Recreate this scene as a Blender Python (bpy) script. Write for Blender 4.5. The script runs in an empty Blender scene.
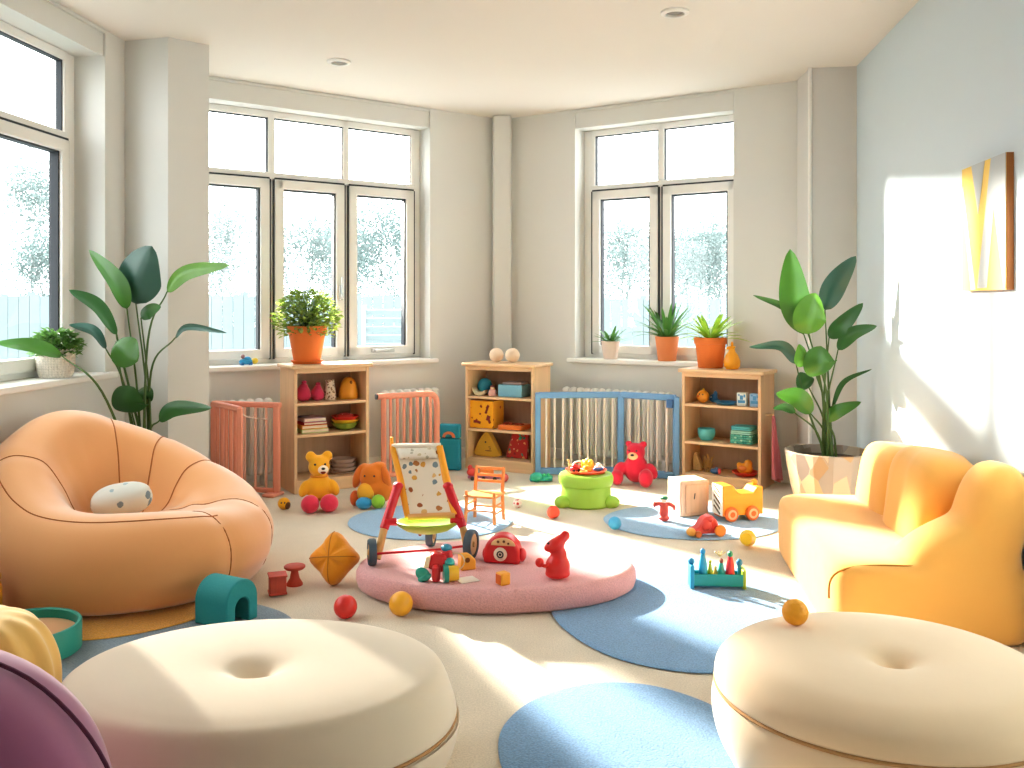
import bpy, bmesh, math, random
from mathutils import Vector, Matrix, Euler, noise

random.seed(7)
SC = bpy.context.scene
COL = SC.collection
PI = math.pi
F, CX, CY, H = 900.0, 512.0, 305.0, 1.25      # focal length (px of a 1024 frame), principal point, eye height
CEIL = 2.82

def fl(u, v, z=0.0):
    """floor (or height z) point seen at a picture position"""
    Y = F * (H - z) / (v - CY)
    return ((u - CX) / F * Y, Y)

def at(u, v, Y):
    return Vector(((u - CX) / F * Y, Y, H - (v - CY) / F * Y))

# ------------------------------------------------------------------ materials
def lin(c):
    return c / 12.92 if c <= 0.04045 else ((c + 0.055) / 1.055) ** 2.4

def rgb(h):
    h = h.lstrip('#')
    return tuple(lin(int(h[i:i + 2], 16) / 255) for i in (0, 2, 4)) + (1.0,)

def mul(c, k):
    return tuple(min(1, x * k) for x in c[:3]) + (1.0,)

_M = {}
class NT:
    def __init__(s, name):
        s.m = bpy.data.materials.new(name); s.m.use_nodes = True
        s.t = s.m.node_tree; s.t.nodes.clear()
        s.out = s.n('ShaderNodeOutputMaterial')
    def n(s, typ, **kw):
        nd = s.t.nodes.new(typ)
        for k, v in kw.items(): setattr(nd, k, v)
        return nd
    def l(s, a, b): s.t.links.new(a, b)

def base(nt, color=None, rough=.6, metal=0, sheen=0, spec=.4, sub=0, coat=0):
    p = nt.n('ShaderNodeBsdfPrincipled')
    if color: p.inputs['Base Color'].default_value = color
    p.inputs['Roughness'].default_value = rough
    p.inputs['Metallic'].default_value = metal
    p.inputs['Specular IOR Level'].default_value = spec
    p.inputs['Coat Weight'].default_value = coat
    if sheen:
        p.inputs['Sheen Weight'].default_value = sheen
        p.inputs['Sheen Roughness'].default_value = .5
    if sub:
        p.inputs['Subsurface Weight'].default_value = sub
        p.inputs['Subsurface Radius'].default_value = (.02, .015, .01)
    nt.l(p.outputs[0], nt.out.inputs[0])
    return p

def mat(name, hexc, rough=.6, var=.08, scale=6, bump=0, bscale=60, sheen=0, metal=0, spec=.35, coat=0, sub=0):
    if name in _M: return _M[name]
    nt = NT(name); p = base(nt, None, rough, metal, sheen, spec, sub, coat)
    c = rgb(hexc)
    tc = nt.n('ShaderNodeTexCoord')
    nz = nt.n('ShaderNodeTexNoise'); nz.inputs['Scale'].default_value = scale; nz.inputs['Detail'].default_value = 4
    nt.l(tc.outputs['Object'], nz.inputs['Vector'])
    mx = nt.n('ShaderNodeMix', data_type='RGBA')
    mx.inputs['A'].default_value = mul(c, 1 - var); mx.inputs['B'].default_value = mul(c, 1 + var)
    nt.l(nz.outputs['Fac'], mx.inputs['Factor']); nt.l(mx.outputs['Result'], p.inputs['Base Color'])
    if bump:
        n2 = nt.n('ShaderNodeTexNoise'); n2.inputs['Scale'].default_value = bscale; n2.inputs['Detail'].default_value = 3
        nt.l(tc.outputs['Object'], n2.inputs['Vector'])
        b = nt.n('ShaderNodeBump'); b.inputs['Strength'].default_value = bump; b.inputs['Distance'].default_value = .01
        nt.l(n2.outputs['Fac'], b.inputs['Height']); nt.l(b.outputs[0], p.inputs['Normal'])
    _M[name] = nt.m
    return nt.m

def carpet(name, hexc, scale=220, bump=.6, var=.18):
    """pile: fine noise in colour and height"""
    if name in _M: return _M[name]
    nt = NT(name); p = base(nt, None, .95, 0, .25, .1)
    c = rgb(hexc); tc = nt.n('ShaderNodeTexCoord')
    n1 = nt.n('ShaderNodeTexNoise'); n1.inputs['Scale'].default_value = scale; n1.inputs['Detail'].default_value = 2
    n2 = nt.n('ShaderNodeTexNoise'); n2.inputs['Scale'].default_value = 5; n2.inputs['Detail'].default_value = 3
    for n in (n1, n2): nt.l(tc.outputs['Object'], n.inputs['Vector'])
    mp = nt.n('ShaderNodeMapRange'); mp.inputs['From Min'].default_value = .3; mp.inputs['From Max'].default_value = .7
    nt.l(n1.outputs['Fac'], mp.inputs['Value'])
    mx = nt.n('ShaderNodeMix', data_type='RGBA'); mx.inputs['A'].default_value = mul(c, 1 - var); mx.inputs['B'].default_value = mul(c, 1 + var)
    nt.l(mp.outputs[0], mx.inputs['Factor'])
    m2 = nt.n('ShaderNodeMix', data_type='RGBA', blend_type='MULTIPLY'); m2.inputs['Factor'].default_value = .25
    nt.l(mx.outputs['Result'], m2.inputs['A'])
    mp2 = nt.n('ShaderNodeMapRange'); mp2.inputs['From Min'].default_value = .35; mp2.inputs['From Max'].default_value = .65; mp2.inputs['To Min'].default_value = .75
    nt.l(n2.outputs['Fac'], mp2.inputs['Value']); nt.l(mp2.outputs[0], m2.inputs['B'])
    nt.l(m2.outputs['Result'], p.inputs['Base Color'])
    b = nt.n('ShaderNodeBump'); b.inputs['Strength'].default_value = bump; b.inputs['Distance'].default_value = .006
    nt.l(n1.outputs['Fac'], b.inputs['Height']); nt.l(b.outputs[0], p.inputs['Normal'])
    _M[name] = nt.m
    return nt.m

def wood(name, hexc, dark=.82, axis=2, rough=.45, scale=9):
    if name in _M: return _M[name]
    nt = NT(name); p = base(nt, None, rough, 0, 0, .3)
    c = rgb(hexc); tc = nt.n('ShaderNodeTexCoord'); mp = nt.n('ShaderNodeMapping')
    s = [scale * 2.2, scale * 2.2, scale * 2.2]; s[axis] = scale * .18
    mp.inputs['Scale'].default_value = s
    nt.l(tc.outputs['Object'], mp.inputs[0])
    nz = nt.n('ShaderNodeTexNoise'); nz.inputs['Scale'].default_value = 1.6; nz.inputs['Detail'].default_value = 6; nz.inputs['Distortion'].default_value = .6
    nt.l(mp.outputs[0], nz.inputs['Vector'])
    r = nt.n('ShaderNodeValToRGB'); r.color_ramp.elements[0].position = .3; r.color_ramp.elements[1].position = .7
    r.color_ramp.elements[0].color = mul(c, dark); r.color_ramp.elements[1].color = mul(c, 1.06)
    nt.l(nz.outputs['Fac'], r.inputs[0]); nt.l(r.outputs[0], p.inputs['Base Color'])
    _M[name] = nt.m
    return nt.m

def spots(name, bg, cols, scale=14, size=.32, rough=.8, rnd=1.0, keep=.6, bump=.1):
    """printed fabric: scattered irregular spots in several colours"""
    if name in _M: return _M[name]
    nt = NT(name); p = base(nt, None, rough, 0, .15, .2)
    tc = nt.n('ShaderNodeTexCoord')
    nz = nt.n('ShaderNodeTexNoise'); nz.inputs['Scale'].default_value = scale * 1.3
    nt.l(tc.outputs['Object'], nz.inputs['Vector'])
    ad = nt.n('ShaderNodeVectorMath', operation='MULTIPLY_ADD'); ad.inputs[1].default_value = (.5 / scale,) * 3
    nt.l(nz.outputs['Color'], ad.inputs[0]); nt.l(tc.outputs['Object'], ad.inputs[2])
    vo = nt.n('ShaderNodeTexVoronoi'); vo.inputs['Scale'].default_value = scale; vo.inputs['Randomness'].default_value = rnd
    nt.l(ad.outputs[0], vo.inputs['Vector'])
    sp = nt.n('ShaderNodeSeparateColor'); nt.l(vo.outputs['Color'], sp.inputs[0])
    r = nt.n('ShaderNodeValToRGB'); r.color_ramp.interpolation = 'CONSTANT'
    e = r.color_ramp.elements
    while len(e) < len(cols): e.new(.5)
    for i, cc in enumerate(cols):
        e[i].position = i / len(cols); e[i].color = rgb(cc)
    nt.l(sp.outputs[0], r.inputs[0])
    lt = nt.n('ShaderNodeMath', operation='LESS_THAN'); lt.inputs[1].default_value = size; nt.l(vo.outputs['Distance'], lt.inputs[0])
    kp = nt.n('ShaderNodeMath', operation='LESS_THAN'); kp.inputs[1].default_value = keep; nt.l(sp.outputs[1], kp.inputs[0])
    mm = nt.n('ShaderNodeMath', operation='MULTIPLY'); nt.l(lt.outputs[0], mm.inputs[0]); nt.l(kp.outputs[0], mm.inputs[1])
    mx = nt.n('ShaderNodeMix', data_type='RGBA'); mx.inputs['A'].default_value = rgb(bg)
    nt.l(mm.outputs[0], mx.inputs['Factor']); nt.l(r.outputs[0], mx.inputs['B']); nt.l(mx.outputs['Result'], p.inputs['Base Color'])
    _M[name] = nt.m
    return nt.m

def cells(name, cols, scale=5, rough=.7, stretch=(1, 1, .6), bump=.3):
    """patchwork of flat coloured cells with slight relief"""
    if name in _M: return _M[name]
    nt = NT(name); p = base(nt, None, rough, 0, 0, .25)
    tc = nt.n('ShaderNodeTexCoord'); mp = nt.n('ShaderNodeMapping'); mp.inputs['Scale'].default_value = stretch
    nt.l(tc.outputs['Object'], mp.inputs[0])
    vo = nt.n('ShaderNodeTexVoronoi'); vo.inputs['Scale'].default_value = scale; vo.feature = 'SMOOTH_F1'; vo.inputs['Smoothness'].default_value = .05
    nt.l(mp.outputs[0], vo.inputs['Vector'])
    sp = nt.n('ShaderNodeSeparateColor'); nt.l(vo.outputs['Color'], sp.inputs[0])
    r = nt.n('ShaderNodeValToRGB'); e = r.color_ramp.elements; r.color_ramp.interpolation = 'CONSTANT'
    while len(e) < len(cols): e.new(.5)
    for i, cc in enumerate(cols):
        e[i].position = i / len(cols); e[i].color = rgb(cc)
    nt.l(sp.outputs[0], r.inputs[0]); nt.l(r.outputs[0], p.inputs['Base Color'])
    b = nt.n('ShaderNodeBump'); b.inputs['Strength'].default_value = bump; b.inputs['Distance'].default_value = .02
    nt.l(sp.outputs[1], b.inputs['Height']); nt.l(b.outputs[0], p.inputs['Normal'])
    _M[name] = nt.m
    return nt.m

def woven(name, hexc, scale=60):
    if name in _M: return _M[name]
    nt = NT(name); p = base(nt, None, .85, 0, 0, .2)
    c = rgb(hexc); tc = nt.n('ShaderNodeTexCoord')
    w1 = nt.n('ShaderNodeTexVoronoi'); w1.inputs['Scale'].default_value = scale; w1.inputs['Randomness'].default_value = .35
    nt.l(tc.outputs['Object'], w1.inputs['Vector'])
    mx = nt.n('ShaderNodeMix', data_type='RGBA'); mx.inputs['A'].default_value = mul(c, 1.05); mx.inputs['B'].default_value = mul(c, .62)
    nt.l(w1.outputs['Distance'], mx.inputs['Factor']); nt.l(mx.outputs['Result'], p.inputs['Base Color'])
    b = nt.n('ShaderNodeBump'); b.inputs['Strength'].default_value = .7; b.inputs['Distance'].default_value = .008; b.invert = True
    nt.l(w1.outputs['Distance'], b.inputs['Height']); nt.l(b.outputs[0], p.inputs['Normal'])
    _M[name] = nt.m
    return nt.m

def leafmat(name, hexc, trans=.35, rough=.35):
    if name in _M: return _M[name]
    nt = NT(name); p = base(nt, None, rough, 0, 0, .5)
    c = rgb(hexc); tc = nt.n('ShaderNodeTexCoord')
    nz = nt.n('ShaderNodeTexNoise'); nz.inputs['Scale'].default_value = 9; nz.inputs['Detail'].default_value = 5
    nt.l(tc.outputs['Object'], nz.inputs['Vector'])
    mx = nt.n('ShaderNodeMix', data_type='RGBA'); mx.inputs['A'].default_value = mul(c, .75); mx.inputs['B'].default_value = mul(c, 1.25)
    nt.l(nz.outputs['Fac'], mx.inputs['Factor']); nt.l(mx.outputs['Result'], p.inputs['Base Color'])
    tr = nt.n('ShaderNodeBsdfTranslucent'); nt.l(mx.outputs['Result'], tr.inputs[0])
    ms = nt.n('ShaderNodeMixShader'); ms.inputs[0].default_value = trans
    nt.l(p.outputs[0], ms.inputs[1]); nt.l(tr.outputs[0], ms.inputs[2]); nt.l(ms.outputs[0], nt.out.inputs[0])
    _M[name] = nt.m
    return nt.m

def glass(name='window glass'):
    if name in _M: return _M[name]
    nt = NT(name)
    tr = nt.n('ShaderNodeBsdfTransparent'); tr.inputs[0].default_value = (.97, .985, .985, 1)
    gl = nt.n('ShaderNodeBsdfGlossy'); gl.inputs['Roughness'].default_value = .02
    fr = nt.n('ShaderNodeLayerWeight'); fr.inputs[0].default_value = .5
    pw = nt.n('ShaderNodeMath', operation='POWER'); pw.inputs[1].default_value = 5; nt.l(fr.outputs['Facing'], pw.inputs[0])
    mp = nt.n('ShaderNodeMapRange'); mp.inputs['To Min'].default_value = .02; mp.inputs['To Max'].default_value = .5; nt.l(pw.outputs[0], mp.inputs['Value'])
    ms = nt.n('ShaderNodeMixShader'); nt.l(mp.outputs[0], ms.inputs[0]); nt.l(tr.outputs[0], ms.inputs[1]); nt.l(gl.outputs[0], ms.inputs[2])
    nt.l(ms.outputs[0], nt.out.inputs[0])
    _M[name] = nt.m
    return nt.m

# ------------------------------------------------------------------ mesh builder
class MB:
    def __init__(s): s.bm = bmesh.new(); s.T = Matrix.Identity(4)
    def setT(s, loc=(0, 0, 0), rot=(0, 0, 0), sc=(1, 1, 1)):
        s.T = Matrix.Translation(loc) @ Euler(rot).to_matrix().to_4x4() @ Matrix.Diagonal((*sc, 1)); return s
    def v(s, p): return s.bm.verts.new(s.T @ Vector(p))
    def f(s, vs):
        try: return s.bm.faces.new(vs)
        except ValueError: return None
    def box(s, c, d, rot=None):
        R = Euler(rot).to_matrix() if rot else Matrix.Identity(3)
        c = Vector(c); q = []
        for x in (-.5, .5):
            for y in (-.5, .5):
                for z in (-.5, .5):
                    q.append(s.v(c + R @ Vector((x * d[0], y * d[1], z * d[2]))))
        for a in ((0, 1, 3, 2), (4, 6, 7, 5), (0, 4, 5, 1), (2, 3, 7, 6), (0, 2, 6, 4), (1, 5, 7, 3)): s.f([q[i] for i in a])
        return s
    def b2(s, lo, hi):
        return s.box([(a + b) / 2 for a, b in zip(lo, hi)], [abs(b - a) for a, b in zip(lo, hi)])
    def tube(s, pts, r, seg=8, caps=True, flat=1.0):
        pts = [Vector(p) for p in pts]; n = len(pts)
        rs = r if isinstance(r, (list, tuple)) else [r] * n
        rings = []; up = None
        for i, p in enumerate(pts):
            t = (pts[min(i + 1, n - 1)] - pts[max(i - 1, 0)]).normalized()
            if up is None: up = Vector((0, 0, 1)) if abs(t.z) < .9 else Vector((1, 0, 0))
            a = t.cross(up).normalized(); b = a.cross(t).normalized(); up = b
            rings.append([s.v(p + (a * math.cos(2 * PI * k / seg) + b * flat * math.sin(2 * PI * k / seg)) * rs[i]) for k in range(seg)])
        for i in range(n - 1):
            for k in range(seg):
                s.f([rings[i][k], rings[i][(k + 1) % seg], rings[i + 1][(k + 1) % seg], rings[i + 1][k]])
        if caps: s.f(list(reversed(rings[0]))); s.f(rings[-1])
        return s
    def cyl(s, p0, p1, r0, r1=None, seg=20): return s.tube([p0, p1], [r0, r0 if r1 is None else r1], seg)
    def loop(s, pts, r, seg=6):
        pts = [Vector(p) for p in pts]; n = len(pts); rings = []
        up = Vector((0, 0, 1))
        for i, p in enumerate(pts):
            t = (pts[(i + 1) % n] - pts[i - 1]).normalized()
            a = t.cross(up)
            if a.length < .05: a = t.cross(Vector((1, 0, 0)))
            a.normalize(); b = a.cross(t).normalized()
            rings.append([s.v(p + (a * math.cos(2 * PI * k / seg) + b * math.sin(2 * PI * k / seg)) * r) for k in range(seg)])
        for i in range(n):
            j = (i + 1) % n
            for k in range(seg): s.f([rings[i][k], rings[i][(k + 1) % seg], rings[j][(k + 1) % seg], rings[j][k]])
        return s
    def ell(s, c, r, seg=20, rings=12, rot=None, sq=1.0):
        if not isinstance(r, (list, tuple)): r = (r, r, r)
        R = Euler(rot).to_matrix() if rot else Matrix.Identity(3)
        c = Vector(c)
        def pw(x): return math.copysign(abs(x) ** sq, x)
        top = s.v(c + R @ Vector((0, 0, r[2]))); bot = s.v(c + R @ Vector((0, 0, -r[2]))); rr = []
        for i in range(1, rings):
            a = PI * i / rings; row = []
            for k in range(seg):
                b = 2 * PI * k / seg
                row.append(s.v(c + R @ Vector((pw(math.sin(a)) * pw(math.cos(b)) * r[0], pw(math.sin(a)) * pw(math.sin(b)) * r[1], pw(math.cos(a)) * r[2]))))
            rr.append(row)
        for k in range(seg):
            s.f([top, rr[0][k], rr[0][(k + 1) % seg]]); s.f([bot, rr[-1][(k + 1) % seg], rr[-1][k]])
            for i in range(len(rr) - 1): s.f([rr[i][k], rr[i + 1][k], rr[i + 1][(k + 1) % seg], rr[i][(k + 1) % seg]])
        return s
    def lathe(s, prof, seg=32, c=(0, 0, 0), fn=None):
        c = Vector(c); rows = []
        for r, z in prof:
            if r < 1e-5: rows.append([s.v(c + Vector((0, 0, z)))])
            else:
                row = []
                for k in range(seg):
                    a = 2 * PI * k / seg; q = fn(a, r, z) if fn else (r, r, z)
                    row.append(s.v(c + Vector((math.cos(a) * q[0], math.sin(a) * q[1], q[2]))))
                rows.append(row)
        for i in range(len(rows) - 1):
            A, B = rows[i], rows[i + 1]
            for k in range(seg):
                k2 = (k + 1) % seg
                if len(A) == 1 and len(B) == 1: continue
                if len(A) == 1: s.f([A[0], B[k2], B[k]])
                elif len(B) == 1: s.f([A[k], A[k2], B[0]])
                else: s.f([A[k], A[k2], B[k2], B[k]])
        return s
    def prism(s, poly, h, M=None):
        """2-D outline in local XY extruded along +Z by h; M places it"""
        M = M or Matrix.Identity(4)
        lo = [s.v(M @ Vector((x, y, 0))) for x, y in poly]; hi = [s.v(M @ Vector((x, y, h))) for x, y in poly]
        s.f(list(reversed(lo))); s.f(hi); n = len(poly)
        for i in range(n): s.f([lo[i], lo[(i + 1) % n], hi[(i + 1) % n], hi[i]])
        return s
    def grid(s, fn, nu, nv, wu=False, wv=False):
        g = [[s.v(fn(i, j)) for j in range(nv)] for i in range(nu)]
        for i in range(nu if wu else nu - 1):
            for j in range(nv if wv else nv - 1):
                s.f([g[i][j], g[(i + 1) % nu][j], g[(i + 1) % nu][(j + 1) % nv], g[i][(j + 1) % nv]])
        return s
    def build(s, name, m, parent=None, loc=None, rotz=0, smooth=True, ang=40, bevel=0, bseg=2, sub=0, remesh=0, rsm=0, solid=0, weld=False):
        if weld: bmesh.ops.remove_doubles(s.bm, verts=s.bm.verts, dist=1e-5)
        bmesh.ops.recalc_face_normals(s.bm, faces=s.bm.faces)
        me = bpy.data.meshes.new(name); s.bm.to_mesh(me); s.bm.free()
        if m: me.materials.append(m)
        o = bpy.data.objects.new(name, me); COL.objects.link(o)
        if parent: o.parent = parent
        if loc is not None: o.location = loc
        if rotz: o.rotation_euler = (0, 0, rotz)
        if smooth:
            for p in me.polygons: p.use_smooth = True
            if not remesh and not sub: me.set_sharp_from_angle(angle=math.radians(ang))
        if solid:
            q = o.modifiers.new('thickness', 'SOLIDIFY'); q.thickness = solid; q.offset = 0
        if remesh:
            q = o.modifiers.new('blend', 'REMESH'); q.mode = 'VOXEL'; q.voxel_size = remesh; q.use_smooth_shade = True
        if rsm:
            q = o.modifiers.new('soften', 'SMOOTH'); q.factor = .5; q.iterations = rsm
        if bevel:
            q = o.modifiers.new('round', 'BEVEL'); q.width = bevel; q.segments = bseg; q.limit_method = 'ANGLE'; q.angle_limit = math.radians(35); q.harden_normals = False
        if sub:
            q = o.modifiers.new('subdivide', 'SUBSURF'); q.levels = sub; q.render_levels = sub
        return o

def tag(o, label=None, cat=None, group=None, kind=None):
    if label: o['label'] = label
    if cat: o['category'] = cat
    if group: o['group'] = group
    if kind: o['kind'] = kind
    return o

def thing(name, label, cat, loc=(0, 0, 0), rotz=0, group=None):
    o = bpy.data.objects.new(name, None); COL.objects.link(o)
    o.empty_display_size = .05; o.location = loc; o.rotation_euler = (0, 0, rotz)
    return tag(o, label, cat, group)

def structure(o): o['kind'] = 'structure'; return o

def dup(root, loc, rotz=0, label=None, sc=None):
    c = root.copy(); COL.objects.link(c); c.location = loc; c.rotation_euler = (0, 0, rotz)
    if label: c['label'] = label
    if sc: c.scale = sc
    for ch in root.children:
        d = ch.copy(); COL.objects.link(d); d.parent = c
        for g in ch.children:
            e = g.copy(); COL.objects.link(e); e.parent = d
    return c

def bez(p, n=12):
    """smooth Catmull-Rom through points"""
    p = [Vector(x) for x in p]; out = []
    q = [p[0] * 2 - p[1]] + p + [p[-1] * 2 - p[-2]]
    for i in range(1, len(q) - 2):
        for k in range(n):
            t = k / n; a, b, c, d = q[i - 1], q[i], q[i + 1], q[i + 2]
            out.append(.5 * ((2 * b) + (c - a) * t + (2 * a - 5 * b + 4 * c - d) * t * t + (3 * b - a - 3 * c + d) * t ** 3))
    out.append(p[-1]); return out
WORLD, SUNW, SUNW2, VT, LOOK, EXPO, GAM = 8.5, 17000, 10000, 'Standard', 'None', -.1, .92
# ------------------------------------------------------------------ room
M_wall = mat('warm grey wall paint', '#dcdcd8', .85, .02, 2, .05, 180)
M_wallr = mat('cool grey wall paint', '#cfdbe1', .85, .02, 2, .05, 180)
M_ceil = mat('cream ceiling paint', '#eae4dc', .9, .015, 2)
M_white = mat('white paint', '#f3f1ec', .45, .02)
M_frame = mat('window frame plastic', '#efeeea', .4, .02)
M_gasket = mat('dark window gasket', '#33363a', .6, .05)
M_floor = carpet('beige carpet', '#d8ccb8', 170, .45, .12)
M_glass = glass()
M_chrome = mat('handle metal', '#d8d8d6', .3, .02, metal=.6)

class Wall:
    """room-side line p0 -> p1; local x along it, local +y outwards"""
    def __init__(s, p0, p1):
        s.p0 = Vector(p0); s.p1 = Vector(p1); d = s.p1 - s.p0; s.L = d.length
        s.ang = math.atan2(d.y, d.x); s.d = d.normalized(); s.n = Vector((-s.d.y, s.d.x))
    def W(s, x, y=0): q = s.p0 + s.d * x + s.n * y; return (q.x, q.y)
    def su(s, u, y=0):
        """distance along the wall (depth y into it) seen at picture column u"""
        k = (u - CX) / F; o = s.p0 + s.n * y
        # (o.x + t d.x) = k (o.y + t d.y)
        return (k * o.y - o.x) / (s.d.x - k * s.d.y)

def LX(y): return -2.732 + .08 * y
def RX(y): return 1.497 + .13 * y
cornL = None
WL = Wall((LX(-1.2), -1.2), (LX(5.75), 5.75))
# intersection of the left wall and the left back wall
yi = (7.672 + .7257 * -2.732) / (1 - .7257 * .08); PL = (LX(yi), yi)
xi = (7.556 - 7.672) / (.7257 + .630); PC = (xi, 7.672 + .7257 * xi)
yr = (7.556 - .63 * 1.497) / (1 + .63 * .13); PR = (RX(yr), yr)
WL = Wall((LX(-1.2), -1.2), PL)
WB = Wall(PL, PC)
WC = Wall(PC, PR)
WR = Wall(PR, (RX(-1.2), -1.2))
WF = Wall((RX(-1.2), -1.2), (LX(-1.2), -1.2))
TH = .24

def build_wall(name, w, m, op=None):
    b = MB(); e = TH * .8
    if not op: b.b2((-e, 0, 0), (w.L + e, TH, CEIL + .1))
    else:
        s0, s1, z0, z1 = op
        b.b2((-e, 0, 0), (s0, TH, CEIL + .1)); b.b2((s1, 0, 0), (w.L + e, TH, CEIL + .1))
        b.b2((s0, 0, 0), (s1, TH, z0)); b.b2((s0, .012, z1), (s1, TH, CEIL + .1))
    o = b.build(name, m, None, (*w.p0, 0), w.ang, smooth=False)
    return structure(o)

Z0, Z1, ZT = .825, 2.67, 2.19
REC = .15
ZL0 = .868
opL = (WL.su(-330), WL.su(105), ZL0 - .03, Z1)
sB = [WB.su(271.5, REC), WB.su(346, REC), WB.su(415, REC)]
sB0 = sB[0] - (sB[1] - sB[0]) * 1.0
opB = (sB0 - .02, WB.su(430), Z0 - .03, Z1)
opC = (WC.su(575), WC.su(733.5), Z0 - .03, Z1)
build_wall('wall_left', WL, M_wall, opL)
build_wall('wall_back_left', WB, M_wall, opB)
build_wall('wall_back_right', WC, M_wall, opC)
build_wall('wall_right', WR, M_wallr)
build_wall('wall_front', WF, mat('fill cutting brown', '#6e5744', .85, .03))  # unseen wall behind the camera, coloured dark to cut bounced fill light
ring = [WF.p1, WB.p0, WC.p0, WR.p0, WF.p0]
def slab(name, z0, z1, m):
    b = MB(); b.prism([(p[0], p[1]) for p in ring], z1 - z0, Matrix.Translation((0, 0, z0)))
    return structure(b.build(name, m, smooth=False))
slab('floor', -.08, 0, M_floor); slab('ceiling', CEIL, CEIL + .1, M_ceil)

def window(num, w, op, cuts, rec, handles, Z0=Z0):
    """cuts: frame boundaries along the wall; upper fixed lights over lower sashes"""
    root = structure(thing('window_%d' % num, None, None, (*w.p0, 0), w.ang))
    y0, y1 = rec, rec + .07
    a, c = cuts[0], cuts[-1]; fw = .035
    b = MB()
    b.b2((a, y0, Z0), (a + fw, y1, Z1)); b.b2((c - fw, y0, Z0), (c, y1, Z1))
    b.b2((a, y0, Z1 - .05), (c, y1, Z1)); b.b2((a, y0, Z0), (c, y1, Z0 + .045))
    b.b2((a, y0 - .004, ZT - .025), (c, y1, ZT + .03))
    for q in cuts[1:-1]:
        b.b2((q - .024, y0, ZT), (q + .024, y1, Z1)); b.b2((q - .03, y0, Z0), (q + .03, y1, ZT))
    # filler between the frame and the reveal
    if a > op[0] + .002: b.b2((op[0], y0 + .01, Z0), (a, y1, Z1))
    if op[1] > c + .002: b.b2((c, y0 + .01, Z0), (op[1], y1, Z1))
    b.build('window_frame', M_frame, root, bevel=.006)
    for i in range(len(cuts) - 1):
        l, r = cuts[i] + (fw if i == 0 else .024), cuts[i + 1] - (fw if i == len(cuts) - 2 else .024)
        g = MB(); g.b2((l, y0 + .03, ZT + .03), (r, y0 + .036, Z1 - .05)); g.build('upper_pane', M_glass, root, smooth=False)
        g = MB()
        t = .006
        g.b2((l, y0 + .012, ZT + .03), (l + t, y0 + .045, Z1 - .05)); g.b2((r - t * 1.4, y0 + .012, ZT + .03), (r, y0 + .045, Z1 - .05))
        g.b2((l, y0 + .012, Z1 - .05 - t), (r, y0 + .045, Z1 - .05))
        g.build('pane_seal', M_gasket, root, smooth=False)
        # opening sash below
        l, r = cuts[i] + .02, cuts[i + 1] - .02
        zb, zt = Z0 + .035, ZT - .02; sw = .068; ys = y0 - .022
        s = MB()
        s.b2((l, ys, zb), (l + sw, y1 - .01, zt)); s.b2((r - sw, ys, zb), (r, y1 - .01, zt))
        s.b2((l, ys, zt - sw), (r, y1 - .01, zt)); s.b2((l, ys, zb), (r, y1 - .01, zb + sw))
        so = s.build('sash', M_frame, root, bevel=.007)
        g = MB(); t = .012
        g.b2((l - .012, ys + .01, zb - .006), (l, y1 - .02, zt)); g.b2((l, ys + .006, zt), (r, y1 - .02, zt + .012))
        g.b2((r - sw - t, ys + .02, zb + sw), (r - sw + .001, y1 - .02, zt - sw)); g.b2((l + sw, ys + .02, zb + sw), (l + sw + t * .6, y1 - .02, zt - sw))
        g.b2((l + sw, ys + .02, zt - sw - t * .8), (r - sw, y1 - .02, zt - sw))
        g.b2((r, ys + .01, zb - .006), (r + .012, y1 - .02, zt))
        g.build('sash_seal', M_gasket, so, smooth=False)
        g = MB(); g.b2((l + sw - .005, y0 + .018, zb + sw - .005), (r - sw + .005, y0 + .024, zt - sw + .005)); g.build('pane', M_glass, so, smooth=False)
        if handles[i]:
            hx = l + sw * .5 if handles[i] == 'l' else r - sw * .5
            h = MB()
            if handles[i] == 'b':
                hx = (l + r) / 2; z = zb + sw * .5
                h.box((hx, ys - .008, z), (.2, .016, .03)); h.box((hx - .02, ys - .03, z), (.13, .014, .02)); h.box((hx + .04, ys - .018, z), (.02, .03, .02))
            else:
                z = Z0 + .52
                h.box((hx, ys - .008, z), (.028, .016, .12)); h.box((hx, ys - .035, z + .04), (.018, .014, .16)); h.box((hx, ys - .02, z - .02), (.02, .03, .02))
            h.build('handle', M_chrome, so, bevel=.004)
    # sill board
    s = MB(); s.b2((op[0] - .05, -.055, Z0 - .035), (op[1] + .05, 0, Z0)); s.b2((op[0] + .001, 0, Z0 - .03), (op[1] - .001, rec + .08, Z0))
    s.build('window_sill', M_white, root, bevel=.008)
    # thin edge of the blind box over the opening
    s = MB(); s.b2((op[0] - .010, -.004, Z1 - .004), (op[0], .012, CEIL - .004)); s.b2((op[1], -.004, Z1 - .004), (op[1] + .010, .012, CEIL - .004))
    s.b2((op[0], -.006, CEIL - .022), (op[1], .012, CEIL - .004))
    s.build('blind_box', M_wall, root, bevel=.003)
    return root

cL = WL.su(68, .17)
stepL = .78
window(1, WL, opL, [cL - stepL * k for k in (4, 3, 2, 1, 0)], .17, [None, None, 'r', 'l'], ZL0)
window(2, WB, opB, [sB0] + sB, REC, [None, 'r', 'b'])
sC = [WC.su(591, REC), WC.su(661, REC), opC[1] - .002]
window(3, WC, opC, sC, REC, [None, None])

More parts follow.
